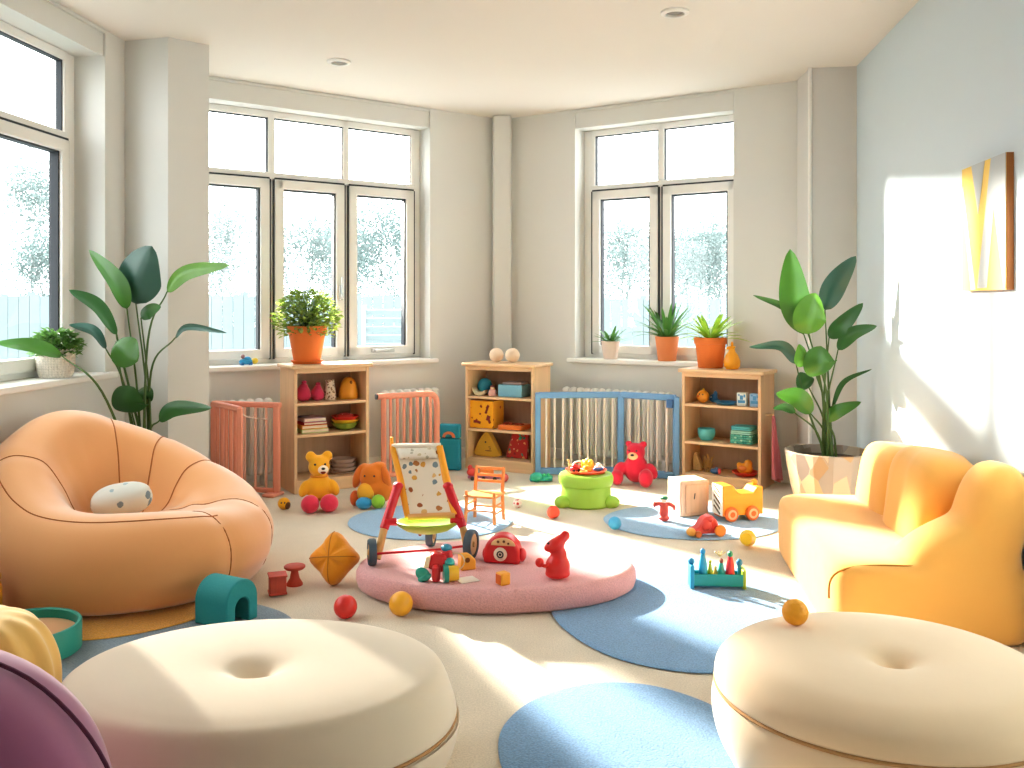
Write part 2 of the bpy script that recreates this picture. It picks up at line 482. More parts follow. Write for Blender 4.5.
# columns
def column(name, quad, z1=CEIL, m=M_wall):
    b = MB(); b.prism(quad, z1)
    return structure(b.build(name, m, smooth=False))
nB = WB.n
cA, cB = Vector((-2.015, 5.272)), Vector((-1.83, 5.435))
column('trim_1', [(LX(5.353) - .0, 5.353), tuple(cA), tuple(cB), tuple(cB + nB * .62), (LX(5.9), 5.95)])
b = MB()
q = Vector(PC)
mid = Vector((-.01, -1)).normalized()
pA, pB = at(493, 300, 7.43), at(511, 300, 7.43)
b.prism([(pA.x, pA.y), (pB.x, pB.y), (pB.x + .01, 7.62), (pA.x - .01, 7.62)], CEIL)
structure(b.build('trim_2', M_wall, None, smooth=True, bevel=.014, bseg=2))
column('trim_3', [(1.974, 5.962), (RX(5.912) + .02, 5.912), (RX(6.3), 6.35), (1.99, 6.28)], m=mat('column paint', '#d6d4d0', .85, .02))
# edge bead of the right column
b = MB(); b.cyl((1.972, 5.957, .0), (1.972, 5.957, CEIL), .012, seg=10); structure(b.build('trim_4', M_white))

# skirting boards
def skirting(name, w, a, c):
    b = MB(); b.b2((a, -.016, 0), (c, .004, .085)); structure(b.build(name, M_white, None, (*w.p0, 0), w.ang, smooth=False, bevel=.004))
skirting('baseboard_left', WL, .1, WL.su(128)); skirting('baseboard_back_left', WB, .45, WB.L - .1)
skirting('baseboard_back_right', WC, .08, WC.L - .36); skirting('baseboard_right', WR, .45, WR.L - .1)

# recessed ceiling lights
for u, v, lb in ((339, 61, 'small round recessed ceiling light nearest the left back window'), (675, 11.5, 'round recessed ceiling light at the top edge on the right')):
    Y = F * (CEIL - H) / (CY - v); X = (u - CX) / F * Y
    t = thing('ceiling_light', lb, 'ceiling light', (X, Y, CEIL), 0, 'recessed ceiling lights')
    b = MB(); b.lathe([(.075, 0), (.075, -.012), (.06, -.02), (.05, -.016), (.05, 0)], 32); b.build('trim_ring', M_white, t)
    b = MB(); b.lathe([(.05, -.003), (.03, .0 - .006), (0, -.009)], 24); b.build('lens', mat('lamp lens', '#8d857a', .3, .05), t)

# radiators
M_rad = mat('white radiator enamel', '#efede8', .35, .02)
def radiator(label, w, s0, s1, h=.605, y=-.13):
    t = thing('column_radiator', label, 'radiator', (*w.W(s0, y), 0), w.ang, 'white column radiators')
    n = int((s1 - s0) / .062)
    for i in range(n):
        x = .03 + i * .062; b = MB()
        for yy in (-.038, .038):
            b.tube(bez([(x, yy, .1), (x, yy, .2), (x, yy, h - .09), (x, yy * .9, h - .035)], 3), .017, 8)
        b.ell((x, 0, h - .03), (.027, .055, .03), 12, 8); b.ell((x, 0, .1), (.027, .055, .03), 12, 8)
        b.build('section', M_rad, t)
    for x in (.05, (n - 1) * .062):
        b = MB(); b.b2((x - .012, -.042, 0), (x + .012, .042, .1)); b.build('foot', M_rad, t)
    return t
radiator('white column radiator behind the folded coral gate', WB, WB.su(213), WB.su(268))
radiator('white column radiator behind the coral gate right of the bookcase', WB, WB.su(374), WB.su(434))
radiator('long white column radiator behind the blue safety gate', WC, WC.su(571), WC.su(682))
# ------------------------------------------------------------------ shelves
M_pine = wood('pale pine', '#dfbc94', .9, 2); M_pineh = wood('pale pine boards', '#e2c09a', .9, 0)
M_back = wood('grey brown back panel', '#b09680', .9, 2, .7)  # back panel is a darker grey brown than the boards
class Shelf:
    def __init__(s, label, loc, ang, w, h, d, zs):
        s.loc, s.ang, s.w, s.h, s.d, s.zs = loc, ang, w, h, d, zs
        t = s.t = thing('bookcase', label, 'bookcase', (*loc, 0), ang, 'pine toy bookcases'); th = .022
        for x in (0, w - th):
            b = MB(); b.b2((x, 0, 0), (x + th, d, h - .022)); b.build('side_panel', M_pine, t, bevel=.003)
        b = MB(); b.b2((-.022, -.022, h - .024), (w + .022, d + .002, h)); b.build('top_board', M_pineh, t, bevel=.006)
        b = MB(); b.b2((th, .004, h - .055), (w - th, .02, h - .024)); b.build('front_rail', M_pineh, t, bevel=.002)
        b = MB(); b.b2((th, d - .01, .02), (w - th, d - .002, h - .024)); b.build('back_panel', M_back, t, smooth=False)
        for z in zs[1:]:
            b = MB(); b.b2((th, .003, z - .018), (w - th, d - .01, z)); b.build('shelf_board', M_pineh, t, bevel=.002)
        b = MB(); b.b2((th, .003, zs[0] - .02), (w - th, d - .01, zs[0])); b.b2((th, .006, 0), (w - th, .024, zs[0] - .02)); b.build('plinth', M_pineh, t, bevel=.002)
    def P(s, x, y, z):
        c, n = math.cos(s.ang), math.sin(s.ang)
        return (s.loc[0] + x * c - y * n, s.loc[1] + x * n + y * c, z)
    def xu(s, u, y):
        k = (u - CX) / F; c, n = math.cos(s.ang), math.sin(s.ang)
        ox, oy = s.loc[0] - y * n, s.loc[1] + y * c
        return (k * oy - ox) / (c - k * n)
    def Q(s, u, y, lev, dz=0.002):
        """stand on shelf level lev at depth y, seen at column u"""
        z = s.h if lev == 't' else s.zs[lev]
        return s.P(s.xu(u, y), y, z + dz)
S1 = Shelf('pine bookcase on the left, under the terracotta pot with the bushy plant', (-1.435, 5.93), math.radians(32), .53, .85, .30, [.085, .387, .597])
S2 = Shelf('pine bookcase in the far corner with two cream balls on top', (-.358, 6.892), math.radians(-27), .58, .81, .30, [.085, .308, .555])
S3 = Shelf('pine bookcase on the right, beside the tall plant, pink towel on its side', (1.202, 6.372), math.radians(-33), .567, .80, .30, [.065, .29, .554])

# ------------------------------------------------------------------ safety gates
M_coral = mat('coral painted wood', '#e79c84', .5, .06); M_blue = mat('blue painted metal', '#6f9cc9', .45, .05)
M_bar = mat('white bars', '#f1e6dc', .4, .03); M_lcoral = mat('pale coral bars', '#f1c3b0', .5, .05)
def seg_bars(t, a, c, h, n, r, m, name='bar', z0=.03, skip=True):
    a, c = Vector(a), Vector(c)
    for i in range(n):
        p = a.lerp(c, (i + 1) / (n + 1)); b = MB(); b.cyl((p.x, p.y, z0), (p.x, p.y, h), r, seg=8); b.build(name, m, t)
def rail(t, a, c, z, r, m, name, wid=None):
    a, c = Vector((*a, z)), Vector((*c, z)); d = (c - a); b = MB()
    ang = math.atan2(d.y, d.x); b.box((a + c) / 2, (d.length, r * 2, (wid or r * 2)), (0, 0, ang)); return b.build(name, m, t, bevel=r * .5)
def post(t, p, h, r, m, z0=0, name='post'):
    b = MB(); b.box((p[0], p[1], (h + z0) / 2), (r * 2, r * 2, h - z0)); return b.build(name, m, t, bevel=r * .4)
o0 = Vector((-2.0, 6.03))
t = thing('safety_gate', 'coral folding safety gate standing in an L left of the bookcase', 'safety gate', (*o0, 0))
pA, pM, pE = Vector((.283, -.35)), Vector((0, 0)), Vector((.456, -.12))
post(t, pM, .6, .017, M_coral); post(t, pA, .6, .017, M_coral); post(t, pE, .6, .022, M_coral)
rail(t, pM, pE + (pE - pM).normalized() * .03, .592, .018, M_coral, 'top_rail'); rail(t, pM, pA, .592, .018, M_coral, 'top_rail')
rail(t, pM, pE, .03, .016, M_coral, 'bottom_rail'); rail(t, pM, pA, .03, .016, M_coral, 'bottom_rail')
seg_bars(t, pM, pE, .58, 5, .009, M_lcoral); seg_bars(t, pM, pA, .58, 5, .013, M_coral)
b = MB(); b.box((pE.x - .02, pE.y - .02, .012), (.09, .13, .022), (0, 0, -.3)); b.build('foot', M_coral, t, bevel=.008)
b = MB(); b.tube(bez([(pA.x, pA.y, .58), (pA.x + .03, pA.y + .04, .54), (pE.x - .14, pE.y + .04, .5), (pE.x - .06, pE.y, .5)], 6), .004, 6); b.build('cord', M_bar, t)

g0 = Vector((-.955, 6.375)); g1 = Vector((-.553, 6.62)) - g0
t = thing('safety_gate', 'coral safety gate with rounded corner between the left and middle bookcases', 'safety gate', (*g0, 0))
hh = .6
d = g1.normalized(); pts = [Vector((0, 0, hh)), Vector((g1.x * .5, g1.y * .5, hh)), Vector((g1.x * .84, g1.y * .84, hh)), Vector((g1.x * .96, g1.y * .96, hh - .02)), Vector((g1.x, g1.y, hh - .08)), Vector((g1.x, g1.y, .3)), Vector((g1.x, g1.y, 0))]
b = MB(); b.tube(bez(pts, 6), .022, 10); b.build('curved_rail', M_coral, t)
post(t, (.05 * d.x, .05 * d.y), .59, .018, M_coral)
rail(t, (0, 0), g1, .04, .017, M_coral, 'bottom_rail')
seg_bars(t, (.05 * d.x, .05 * d.y), g1, .59, 7, .011, M_coral)
b = MB(); b.cyl((-.012 * d.x, -.012 * d.y, hh), (0, 0, hh), .02); b.build('end_cap', M_gasket, t)

g0 = Vector((.19, 6.585))
t = thing('safety_gate', 'blue two-panel safety gate with white bars in front of the radiator', 'safety gate', (*g0, 0))
m1, e1 = Vector((.8, 6.62)) - g0, Vector((1.165, 6.39)) - g0
hh = .61
post(t, (0, 0), hh, .02, M_blue); post(t, m1, hh - .02, .024, M_blue); post(t, e1, hh - .01, .022, M_blue)
for a, c in (((0, 0), m1), (m1, e1)):
    rail(t, a, c, hh - .02, .018, M_blue, 'top_rail', .045); rail(t, a, c, .035, .018, M_blue, 'bottom_rail', .05)
seg_bars(t, (0, 0), m1, hh - .02, 9, .008, M_bar); seg_bars(t, m1, e1, hh - .02, 5, .008, M_bar)
b = MB(); b.box((e1.x - .04, e1.y + .0, hh - .06), (.05, .045, .06), (0, 0, -.55)); b.build('latch', mat('dark blue latch', '#41699b', .4), t, bevel=.006)

# ------------------------------------------------------------------ rugs and mats
def rug(name, label, cat, cx, cy, rx, ry, z0, th, m, wob=.004, rot=0):
    b = MB(); n = 96
    prof = [(0, 0), (.97, 0), (.995, th * .3), (1.0, th * .6), (.99, th * .95), (.96, th), (.7, th), (.35, th), (0, th)]
    b.lathe(prof, n, fn=lambda a, r, z: (r * rx * (1 + wob * math.sin(5 * a) + wob * .6 * math.sin(11 * a + 1)), r * ry * (1 + wob * math.sin(5 * a) + wob * .6 * math.sin(11 * a + 1)), z))
    o = b.build(name, m, None, (cx, cy, z0), rot, ang=60)
    return tag(o, label, cat)
C_blue = carpet('blue rug pile', '#769dc3', 150, .8, .2)
C_lblue = carpet('pale blue rug pile', '#92b5d3', 150, .7, .15)
C_grey = carpet('grey blue rug pile', '#8394a3', 150, .7, .15)
C_yel = carpet('ochre rug pile', '#d79b3c', 150, .7, .15)
rug('round_rug', 'large round blue rug in the middle under the peg toy', 'rug', .68, 3.76, .53, .72, 0, .008, C_blue)
rug('round_rug', 'round blue rug at the bottom edge beside the right pouffe', 'rug', .33, 2.53, .37, .44, 0, .008, C_blue)
rug('round_rug', 'round pale blue rug behind the doll stroller and the toy chair', 'rug', -.47, 5.2, .475, .43, 0, .008, C_lblue)
rug('round_rug', 'round pale blue rug under the yellow toy truck', 'rug', 1.04, 5.19, .51, .42, 0, .008, C_lblue)
rug('round_rug', 'round grey-blue rug under the teal arch block', 'rug', -1.42, 3.38, .6, .46, 0, .008, C_grey)
rug('round_rug', 'round ochre rug under the orange bean bag chair', 'rug', -1.75, 3.8, .58, .5, .0082, .005, C_yel)
# thick pink play mat
M_pink = carpet('pink plush', '#dfaaab', 150, .6, .1)
b = MB(); th = .1
prof = [(0, 0), (.95, 0), (.985, .012), (1, .04), (.998, .07), (.975, .093), (.93, th), (.6, th), (.3, th), (0, th)]
b.lathe(prof, 96, fn=lambda a, r, z: (r * .62, r * .4, z))
tag(b.build('play_mat', M_pink, None, (-.07, 4.0, .0082), ang=70), 'thick round pink foam play mat on the beige carpet', 'play mat')

# ------------------------------------------------------------------ bean bag chair
M_bean = mat('orange plush', '#e6a86e', .8, .05, 3, .12, 8, sheen=.8, spec=.2)
M_beans = mat('orange plush seam', '#a8602f', .9, .05)
bl = thing('bean_bag_chair', 'large orange plush bean bag chair by the left wall', 'bean bag chair', (-1.735, 4.08, .0135))
def lerp_tab(tab, a):
    """smooth periodic interpolation"""
    n = len(tab); a = a % 360
    for i in range(n):
        a1, a2 = tab[i][0], tab[(i + 1) % n][0] + (360 if i == n - 1 else 0)
        if a1 <= a <= a2:
            p0, p1, p2, p3 = tab[i - 1][1], tab[i][1], tab[(i + 1) % n][1], tab[(i + 2) % n][1]; t = (a - a1) / (a2 - a1)
            return .5 * (2 * p1 + (p2 - p0) * t + (2 * p0 - 5 * p1 + 4 * p2 - p3) * t * t + (3 * p1 - p0 - 3 * p2 + p3) * t ** 3)
    return tab[0][1]
HT = [(0, .345), (50, .44), (100, .61), (150, .735), (200, .61), (250, .415), (305, .38)]
RT = [(0, 1.03), (60, 1.0), (120, 1.0), (180, 1.0), (240, 1.04), (300, 1.06)]
SEAT = .25; BR = .585
def bean(th_deg, tt):
    h = lerp_tab(HT, th_deg); R = BR * lerp_tab(RT, th_deg); s = SEAT
    dip = max(0, math.cos(math.radians(th_deg - 5))) ** 4          # open front: the rim runs into the seat
    s2 = s + .05 * dip
    lean = .0 if h < .5 else (h - .5) * .12
    pr = [(0, 0), (.5 * R, 0), (.8 * R, .0), (.93 * R, .022), (.985 * R, .072), (1.025 * R + lean * .4, h * .37), (1.02 * R + lean * .9, h * .64), (.93 * R + lean, h * .88), (.8 * R + lean, h * .985), (.67 * R + lean, h * .985), (.55 * R + lean * .6, h * .9 + s * .05), (.45 * R, h * .55 + s2 * .45), (.36 * R, h * .2 + s2 * .8), (.22 * R, s2), (0, s)]
    x = tt * (len(pr) - 1); i = min(int(x), len(pr) - 2); f = x - i
    def g(k): return pr[max(0, min(len(pr) - 1, k))]
    a, b_, c, d = g(i - 1), g(i), g(i + 1), g(i + 2)
    def cr(j): return .5 * (2 * b_[j] + (c[j] - a[j]) * f + (2 * a[j] - 5 * b_[j] + 4 * c[j] - d[j]) * f * f + (3 * b_[j] - a[j] - 3 * c[j] + d[j]) * f ** 3)
    r, z = max(0, cr(0)), max(0, cr(1))
    t = math.radians(th_deg)
    w = 0
    for sa in BSEAM:                                               # the fabric pulls in along the seams
        dd = abs((th_deg - sa + 180) % 360 - 180)
        if tt > .3: w = max(w, math.exp(-(dd / 4.0) ** 2))
    k = 1 - .012 * w
    wr = .004 * noise.noise(Vector((math.cos(t) * 4, math.sin(t) * 4, z * 6)))
    return Vector((math.cos(t) * r * 1.03 * k + wr, math.sin(t) * r * .97 * k + wr, z - .006 * w * (tt > .5)))
BSEAM = [8, 62, 92, 122, 205, 330]
b = MB(); NU, NV = 144, 72
b.grid(lambda i, j: bean(i * 360 / NU, j / (NV - 1)), NU, NV, wu=True)
b.build('bag', M_bean, bl, weld=True, ang=180)
b = MB()
for a in BSEAM:
    lo, hi = (.50, .93) if a not in (330, 8) else (.16, .9)
    if a in (228,): lo = .35
    b.tube([bean(a, lo + (hi - lo) * k / 26) for k in range(27)], .0032, 6)
b.tube([bean(215 + k * 2, .545 - .0 * k) for k in range(60)], .003, 6)
b.build('seam', M_beans, bl)
# speckled cushion lying in it
M_speck = spots('speckled cushion cloth', '#d5d6cd', ['#d9903f', '#7d8f99', '#c8a04a', '#9db4b8', '#8c5a3a'], 16, .33, keep=.75)
b = MB(); b.ell((0, 0, 0), (.13, .1, .07), 28, 16, sq=.85)
c = tag(b.build('cushion', M_speck, None, (-1.76, 4.06, .372)), 'small speckled grey cushion lying in the orange bean bag chair', 'cushion')
c.rotation_euler = (.15, -.12, .3)

# ------------------------------------------------------------------ poufs
M_cream = mat('cream velvet', '#ecdcc4', .85, .03, 4, .1, 10, sheen=.4, spec=.15)
M_creamr = mat('warm cream velvet', '#edd3b0', .85, .03, 4, .1, 10, sheen=.4, spec=.15)
M_seam = mat('beige piping', '#b98e5f', .9, .05)
def pouf(label, loc, rx, ry, h, m, zs, dx=0, dy=0):
    t = thing('pouffe', label, 'pouffe', (*loc, .0082 if dx else 0), 0, 'round cream pouffes')
    prof = [(0, .0), (.8, 0), (.9, .015), (.97, .07), (1.0, .14), (.985, zs - .012), (.968, zs), (.985, zs + .012), (.97, zs + .05), (.91, h - .03), (.8, h - .011), (.66, h - .003), (.48, h), (.32, h - .002), (.2, h - .008), (.13, h - .019), (.085, h - .034), (.055, h - .048), (.03, h - .055), (0, h - .056)]
    p3 = bez([(r, z, 0) for r, z in prof], 4)
    def fn(a, r, z):
        k = max(0, 1 - r / .6) if z > zs else 0
        return (r * rx + 0, r * ry, z)
    b = MB(); b.lathe([(max(0, p.x), max(0, p.y)) for p in p3], 96, fn=fn)
    for v in b.bm.verts:                                            # off-centre tuft
        if v.co.z > zs:
            k = max(0, 1 - math.hypot(v.co.x / rx, v.co.y / ry)); v.co.x += dx * k; v.co.y += dy * k
    b.build('upholstery', m, t, weld=True, ang=80)
    b = MB(); b.loop([(.978 * rx * math.cos(2 * PI * k / 90), .978 * ry * math.sin(2 * PI * k / 90), zs) for k in range(90)], .005); b.build('piping', M_seam, t)
    b = MB(); b.ell((dx, dy, h - .052), (.02, .02, .008), 20, 8); b.build('button', m, t)
    return t
pouf('cream pouffe at the left front, beside the purple cushion', (-.68, 2.40), .54, .42, .305, M_cream, .15, 0, -.03)
pouf('cream pouffe at the right front with an orange ball on top', (1.005, 2.44), .455, .43, .305, M_creamr, .2, .02, -.03)
# ------------------------------------------------------------------ sofa
M_sofa = mat('pale yellow plush', '#edb25c', .8, .03, 3, .12, 9, sheen=.35, spec=.2)
M_sofas = mat('ochre sofa seam', '#b5772c', .9, .05)
sa = -math.atan(.13)
so = thing('sofa', 'low pale yellow plush sofa against the right wall', 'sofa', (1.215, 3.40, 0), sa)
b = MB()
b.ell((.345, .62, .13), (.37, .68, .165), 56, 40, sq=.24)                 # base and seat
b.ell((.47, .10, .27), (.22, .15, .16), 40, 24, rot=(0, -.5, 0), sq=.7)    # near arm swelling up to the back
b.ell((.575, .10, .38), (.115, .15, .28), 40, 24, rot=(0, .22, 0), sq=.7)
for v in b.bm.verts:
    if v.co.z < .0: v.co.z = 0
b.build('seat', M_sofa, so, remesh=.016, rsm=10)
for i, (yc, hy, hz, zc) in enumerate(((.97, .27, .275, .31), (.5, .255, .30, .33))):
    b = MB(); b.ell((.50, yc, zc), (.15, hy, hz), 60, 40, rot=(0, .13, 0), sq=.5)
    for v in b.bm.verts:
        k = noise.noise(v.co * 5); v.co.x += .012 * k; v.co.z += .008 * noise.noise(v.co * 5 + Vector((3, 1, 0)))
        f_ = math.exp(-((v.co.y - yc - .05 * (v.co.z - .3)) / .03) ** 2); v.co.x += .018 * f_ * (v.co.z > .28)
    b.build('back_cushion', M_sofa, so, ang=180)
b = MB()
def sq(a, rx, rz, e):
    f = lambda x: math.copysign(abs(x) ** e, x)
    return rx * f(math.cos(a)), rz * f(math.sin(a))
pp = []
for k in range(28):                                                       # seam round the near end of the seat
    a = math.radians(180 - k * 118 / 27)
    x, z = sq(a, .335, .135, .5); pp.append((.335 + x * 1.07, -.028 + .012 * math.sin(a), .15 + z * .95))
b.tube(pp, .004, 6)
pp = []
for k in range(24):
    pp.append((.03 + .0 * k, .05 + k * .046, .262 + .012 * math.sin(k * .3)))
b.tube(pp, .004, 6)
b.build('seam', M_sofas, so)

# ------------------------------------------------------------------ wall art
M_art = mat('art yellow', '#ecc766', .7, .03); M_artg = mat('art grey', '#b9bdbd', .7, .03); M_arts = wood('art edge wood', '#b5713a', .8, 2)
x0, x1, za, zb = WR.su(962, -.03), WR.su(1006, -.03), 1.31, 1.845
t = thing('wall_art', 'yellow art panel with grey diagonal stripes on the right wall', 'wall art', (*WR.W(x0), za), WR.ang)
w_, h_ = x1 - x0, zb - za
b = MB(); b.b2((0, -.027, 0), (w_, -.001, h_)); b.build('panel_edge', M_arts, t, smooth=False)
b = MB(); b.b2((0, -.03, 0), (w_ - .002, -.027, h_)); b.build('canvas', M_art, t, smooth=False)
MXZ = Matrix.Translation((0, -.03, 0)) @ Matrix.Rotation(PI / 2, 4, 'X')
for poly in ([(0, .78), (.03, .86), (.34, .01), (.23, .01)], [(.24, 1), (.55, 1), (.40, .6)], [(.69, 1), (1, 1), (.99, .02), (.965, .02), (.75, .62), (.6, .02), (.38, .02)]):
    b = MB(); b.prism([(x * w_, z * h_) for x, z in poly], .0015, MXZ); b.build('stripe', M_artg, t, smooth=False)

# ------------------------------------------------------------------ big plants
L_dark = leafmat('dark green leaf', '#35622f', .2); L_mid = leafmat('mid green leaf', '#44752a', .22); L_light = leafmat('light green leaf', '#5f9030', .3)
L_blue = leafmat('bluish green leaf', '#345a4c', .15); M_stem = mat('plant stalk', '#46602c', .5, .1); M_soil = mat('dark potting soil', '#4a3a2e', .95, .3, 60, .6, 120)  # L_blue: bluer tone among the leaf greens
def leaf(name, t, o, base_, mid_, tip, wid, m, tw=0.0, fold=.25, side=None):
    """blade along base-mid-tip, picture half width wid (m), turned tw radians about its midrib"""
    P = bez([base_, mid_, tip], 10); n = len(P); b = MB(); W = 7
    rows = []
    for i, p in enumerate(P):
        s_ = i / (n - 1); d = (P[min(i + 1, n - 1)] - P[max(i - 1, 0)]).normalized()
        view = Vector((0, 1, 0))
        a = d.cross(view)
        if a.length < .05: a = Vector((1, 0, 0))
        a.normalize(); nn = a.cross(d).normalized()
        a2 = a * math.cos(tw) + nn * math.sin(tw); n2 = a2.cross(d).normalized()
        prof = wid * (math.sin(PI * min(1, s_ ** .85)) ** .62) * (1 - .1 * s_) if 0 < s_ < 1 else .0008
        rows.append([(p + a2 * prof * (k / 3) - n2 * fold * prof * (1 - abs(k / 3)) + n2 * .02 * prof * math.sin(9 * s_ + k)) - o for k in range(-3, 4)])
    b.grid(lambda i, j: rows[i][j], n, 7)
    return b.build(name, m, t, ang=180)
def big_plant(label, loc, pot_fn, rim, leaves, yb):
    t = thing('bird_of_paradise_plant', label, 'plant', (*loc, 0), 0, 'tall broad-leaved plants')
    pot_fn(t); o = Vector((*loc, 0))
    for i, (bs, md, tp, wpx, m, tw, dy, st) in enumerate(leaves):
        Y = loc[1] + dy
        B_, T_ = at(*bs, Y), at(*tp, Y - .06 + .1 * math.sin(i * 2.1)); Mi = at(*md, Y - .02) if md else B_.lerp(T_, .5) + Vector((0, -.02, .008))
        leaf('leaf', t, o, B_, Mi, T_, wpx * Y / F * .6, m, tw * .8)
        r = .05 * math.sqrt(random.random()); aa = i * 2.4
        S = Vector((loc[0] + r * math.cos(aa), loc[1] + r * math.sin(aa), rim - .03))
        if st: pts = [S, at(*st, Y), B_]
        else: pts = [S, S.lerp(B_, .5) + Vector(((S.x - B_.x) * .22, 0, .03)), B_]
        b = MB(); P = bez(pts, 8) + [B_.lerp(Mi, .3)]
        b.tube([p - o for p in P], [.0085 - .005 * k / (len(P) - 1) for k in range(len(P))], 7); b.build('stalk', M_stem, t)
    return t
M_geo = cells('faceted stone pot', ['#b8a791', '#9c8c7d', '#aa9c8f', '#8f8175', '#bda582', '#9d958d', '#a98f70'], 11, .75, (1, 1, .5), .2)  # cell colours darkened to put the pot's shade into the material
def potR(t):
    b = MB(); b.lathe([(0, 0), (.17, 0), (.185, .01), (.225, .16), (.25, .3), (.258, .365), (.252, .372), (.24, .37), (.232, .31), (0, .31)], 14, fn=lambda a, r, z: (r, r, z)); b.build('pot', M_geo, t, ang=20)
    b = MB(); b.lathe([(0, .325), (.12, .33), (.233, .318)], 24); b.build('soil', M_soil, t)
locR = (1.915, 5.45)
RL = [  # base, mid, tip, width px, material, twist, dy, stalk waypoint
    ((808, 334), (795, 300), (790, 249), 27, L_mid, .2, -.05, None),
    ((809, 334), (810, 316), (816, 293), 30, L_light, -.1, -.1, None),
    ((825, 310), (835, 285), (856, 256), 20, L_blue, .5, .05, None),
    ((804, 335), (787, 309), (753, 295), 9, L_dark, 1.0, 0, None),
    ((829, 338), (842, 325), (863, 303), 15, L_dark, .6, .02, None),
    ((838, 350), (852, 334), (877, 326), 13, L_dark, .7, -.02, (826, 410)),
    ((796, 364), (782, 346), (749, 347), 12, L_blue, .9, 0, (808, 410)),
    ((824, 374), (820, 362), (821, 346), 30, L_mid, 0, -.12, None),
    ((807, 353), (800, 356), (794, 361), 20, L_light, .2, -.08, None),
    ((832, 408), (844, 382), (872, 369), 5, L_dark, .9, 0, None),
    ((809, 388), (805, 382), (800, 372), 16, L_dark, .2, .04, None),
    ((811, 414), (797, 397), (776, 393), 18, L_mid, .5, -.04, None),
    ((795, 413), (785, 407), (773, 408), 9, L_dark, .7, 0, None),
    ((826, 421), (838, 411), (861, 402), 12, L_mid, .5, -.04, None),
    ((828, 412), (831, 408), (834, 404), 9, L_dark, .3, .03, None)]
big_plant('tall broad-leaved plant in the faceted stone pot by the right wall', locR, potR, .35, RL, 5.45)
M_terra = mat('terracotta', '#e07b3a', .7, .06, 8, .1, 60); M_terr2 = mat('pale terracotta', '#df8a58', .7, .06, 8, .1, 60)
def potL(t):
    b = MB(); b.lathe([(0, 0), (.13, 0), (.14, .01), (.17, .3), (.178, .32), (.165, .32), (.16, .27), (0, .27)], 32); b.build('pot', mat('grey planter', '#8d8a84', .7), t)
    b = MB(); b.lathe([(0, .285), (.1, .288), (.162, .275)], 24); b.build('soil', M_soil, t)
locL = (-2.03, 4.99)
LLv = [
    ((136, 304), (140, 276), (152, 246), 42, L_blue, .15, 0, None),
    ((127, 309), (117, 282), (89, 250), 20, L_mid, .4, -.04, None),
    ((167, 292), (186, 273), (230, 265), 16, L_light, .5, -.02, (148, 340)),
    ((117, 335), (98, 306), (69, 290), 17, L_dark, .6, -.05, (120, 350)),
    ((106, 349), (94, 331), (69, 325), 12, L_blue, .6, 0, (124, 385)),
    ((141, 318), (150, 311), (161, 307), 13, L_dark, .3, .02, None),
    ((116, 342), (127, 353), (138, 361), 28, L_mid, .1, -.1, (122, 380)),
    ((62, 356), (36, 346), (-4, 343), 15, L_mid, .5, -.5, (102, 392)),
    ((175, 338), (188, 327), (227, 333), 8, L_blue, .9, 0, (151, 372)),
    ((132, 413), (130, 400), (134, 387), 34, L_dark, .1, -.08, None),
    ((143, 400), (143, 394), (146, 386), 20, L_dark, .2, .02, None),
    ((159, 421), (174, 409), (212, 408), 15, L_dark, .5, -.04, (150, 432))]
big_plant('tall broad-leaved plant behind the orange bean bag chair', locL, potL, .3, LLv, 4.99)

# ------------------------------------------------------------------ small potted plants
def pot(t, r0, r1, h, m, rim=True, saucer=False):
    b = MB(); p = [(0, 0), (r0, 0), (r0 + .003, .004)]
    if rim: p += [(r1 * .93, h * .78), (r1, h * .79), (r1 * 1.02, h), (r1 * .92, h)]
    else: p += [(r1, h * .97), (r1, h), (r1 * .92, h)]
    p += [(r1 * .88, h * .86), (0, h * .86)]
    b.lathe(p, 32); b.build('pot', m, t)
    b = MB(); b.lathe([(0, h * .9), (r1 * .89, h * .87)], 20); b.build('soil', M_soil, t)
    if saucer:
        b = MB(); b.lathe([(0, -.02), (r0 * 1.05, -.02), (r0 * 1.25, 0), (r0 * 1.15, .001), (0, .001)], 32); b.build('saucer', m, t)
def bushy(t, z, r, hgt, n, size, m, flat=1.0, droop=0.0, seed=1):
    R = random.Random(seed); b = MB(); st = MB()
    for i in range(n):
        a = R.random() * 2 * PI; q = R.random() ** .5; el = R.random()
        rad = r * q * (.55 + .45 * math.sin(PI * (.15 + .8 * el))); zz = z + hgt * el - droop * q * q * hgt
        c = Vector((rad * math.cos(a), rad * math.sin(a), zz)); d = Vector((math.cos(a), math.sin(a), R.uniform(-.5, .8))).normalized()
        s = d.cross(Vector((R.uniform(-.4, .4), R.uniform(-.4, .4), 1))).normalized(); l = size * R.uniform(.7, 1.25)
        up = s.cross(d) * .15 * l
        q4 = [c, c + d * l * .5 + s * l * .28 + up, c + d * l, c + d * l * .5 - s * l * .28 + up]
        b.f([b.v(p) for p in q4])
        if i % 7 == 0: st.tube([(0, 0, z - .01), (c.x * .5, c.y * .5, z + (zz - z) * .7), c], .0016, 4)
    b.build('foliage', m, t, smooth=False); st.build('stems', M_stem, t)
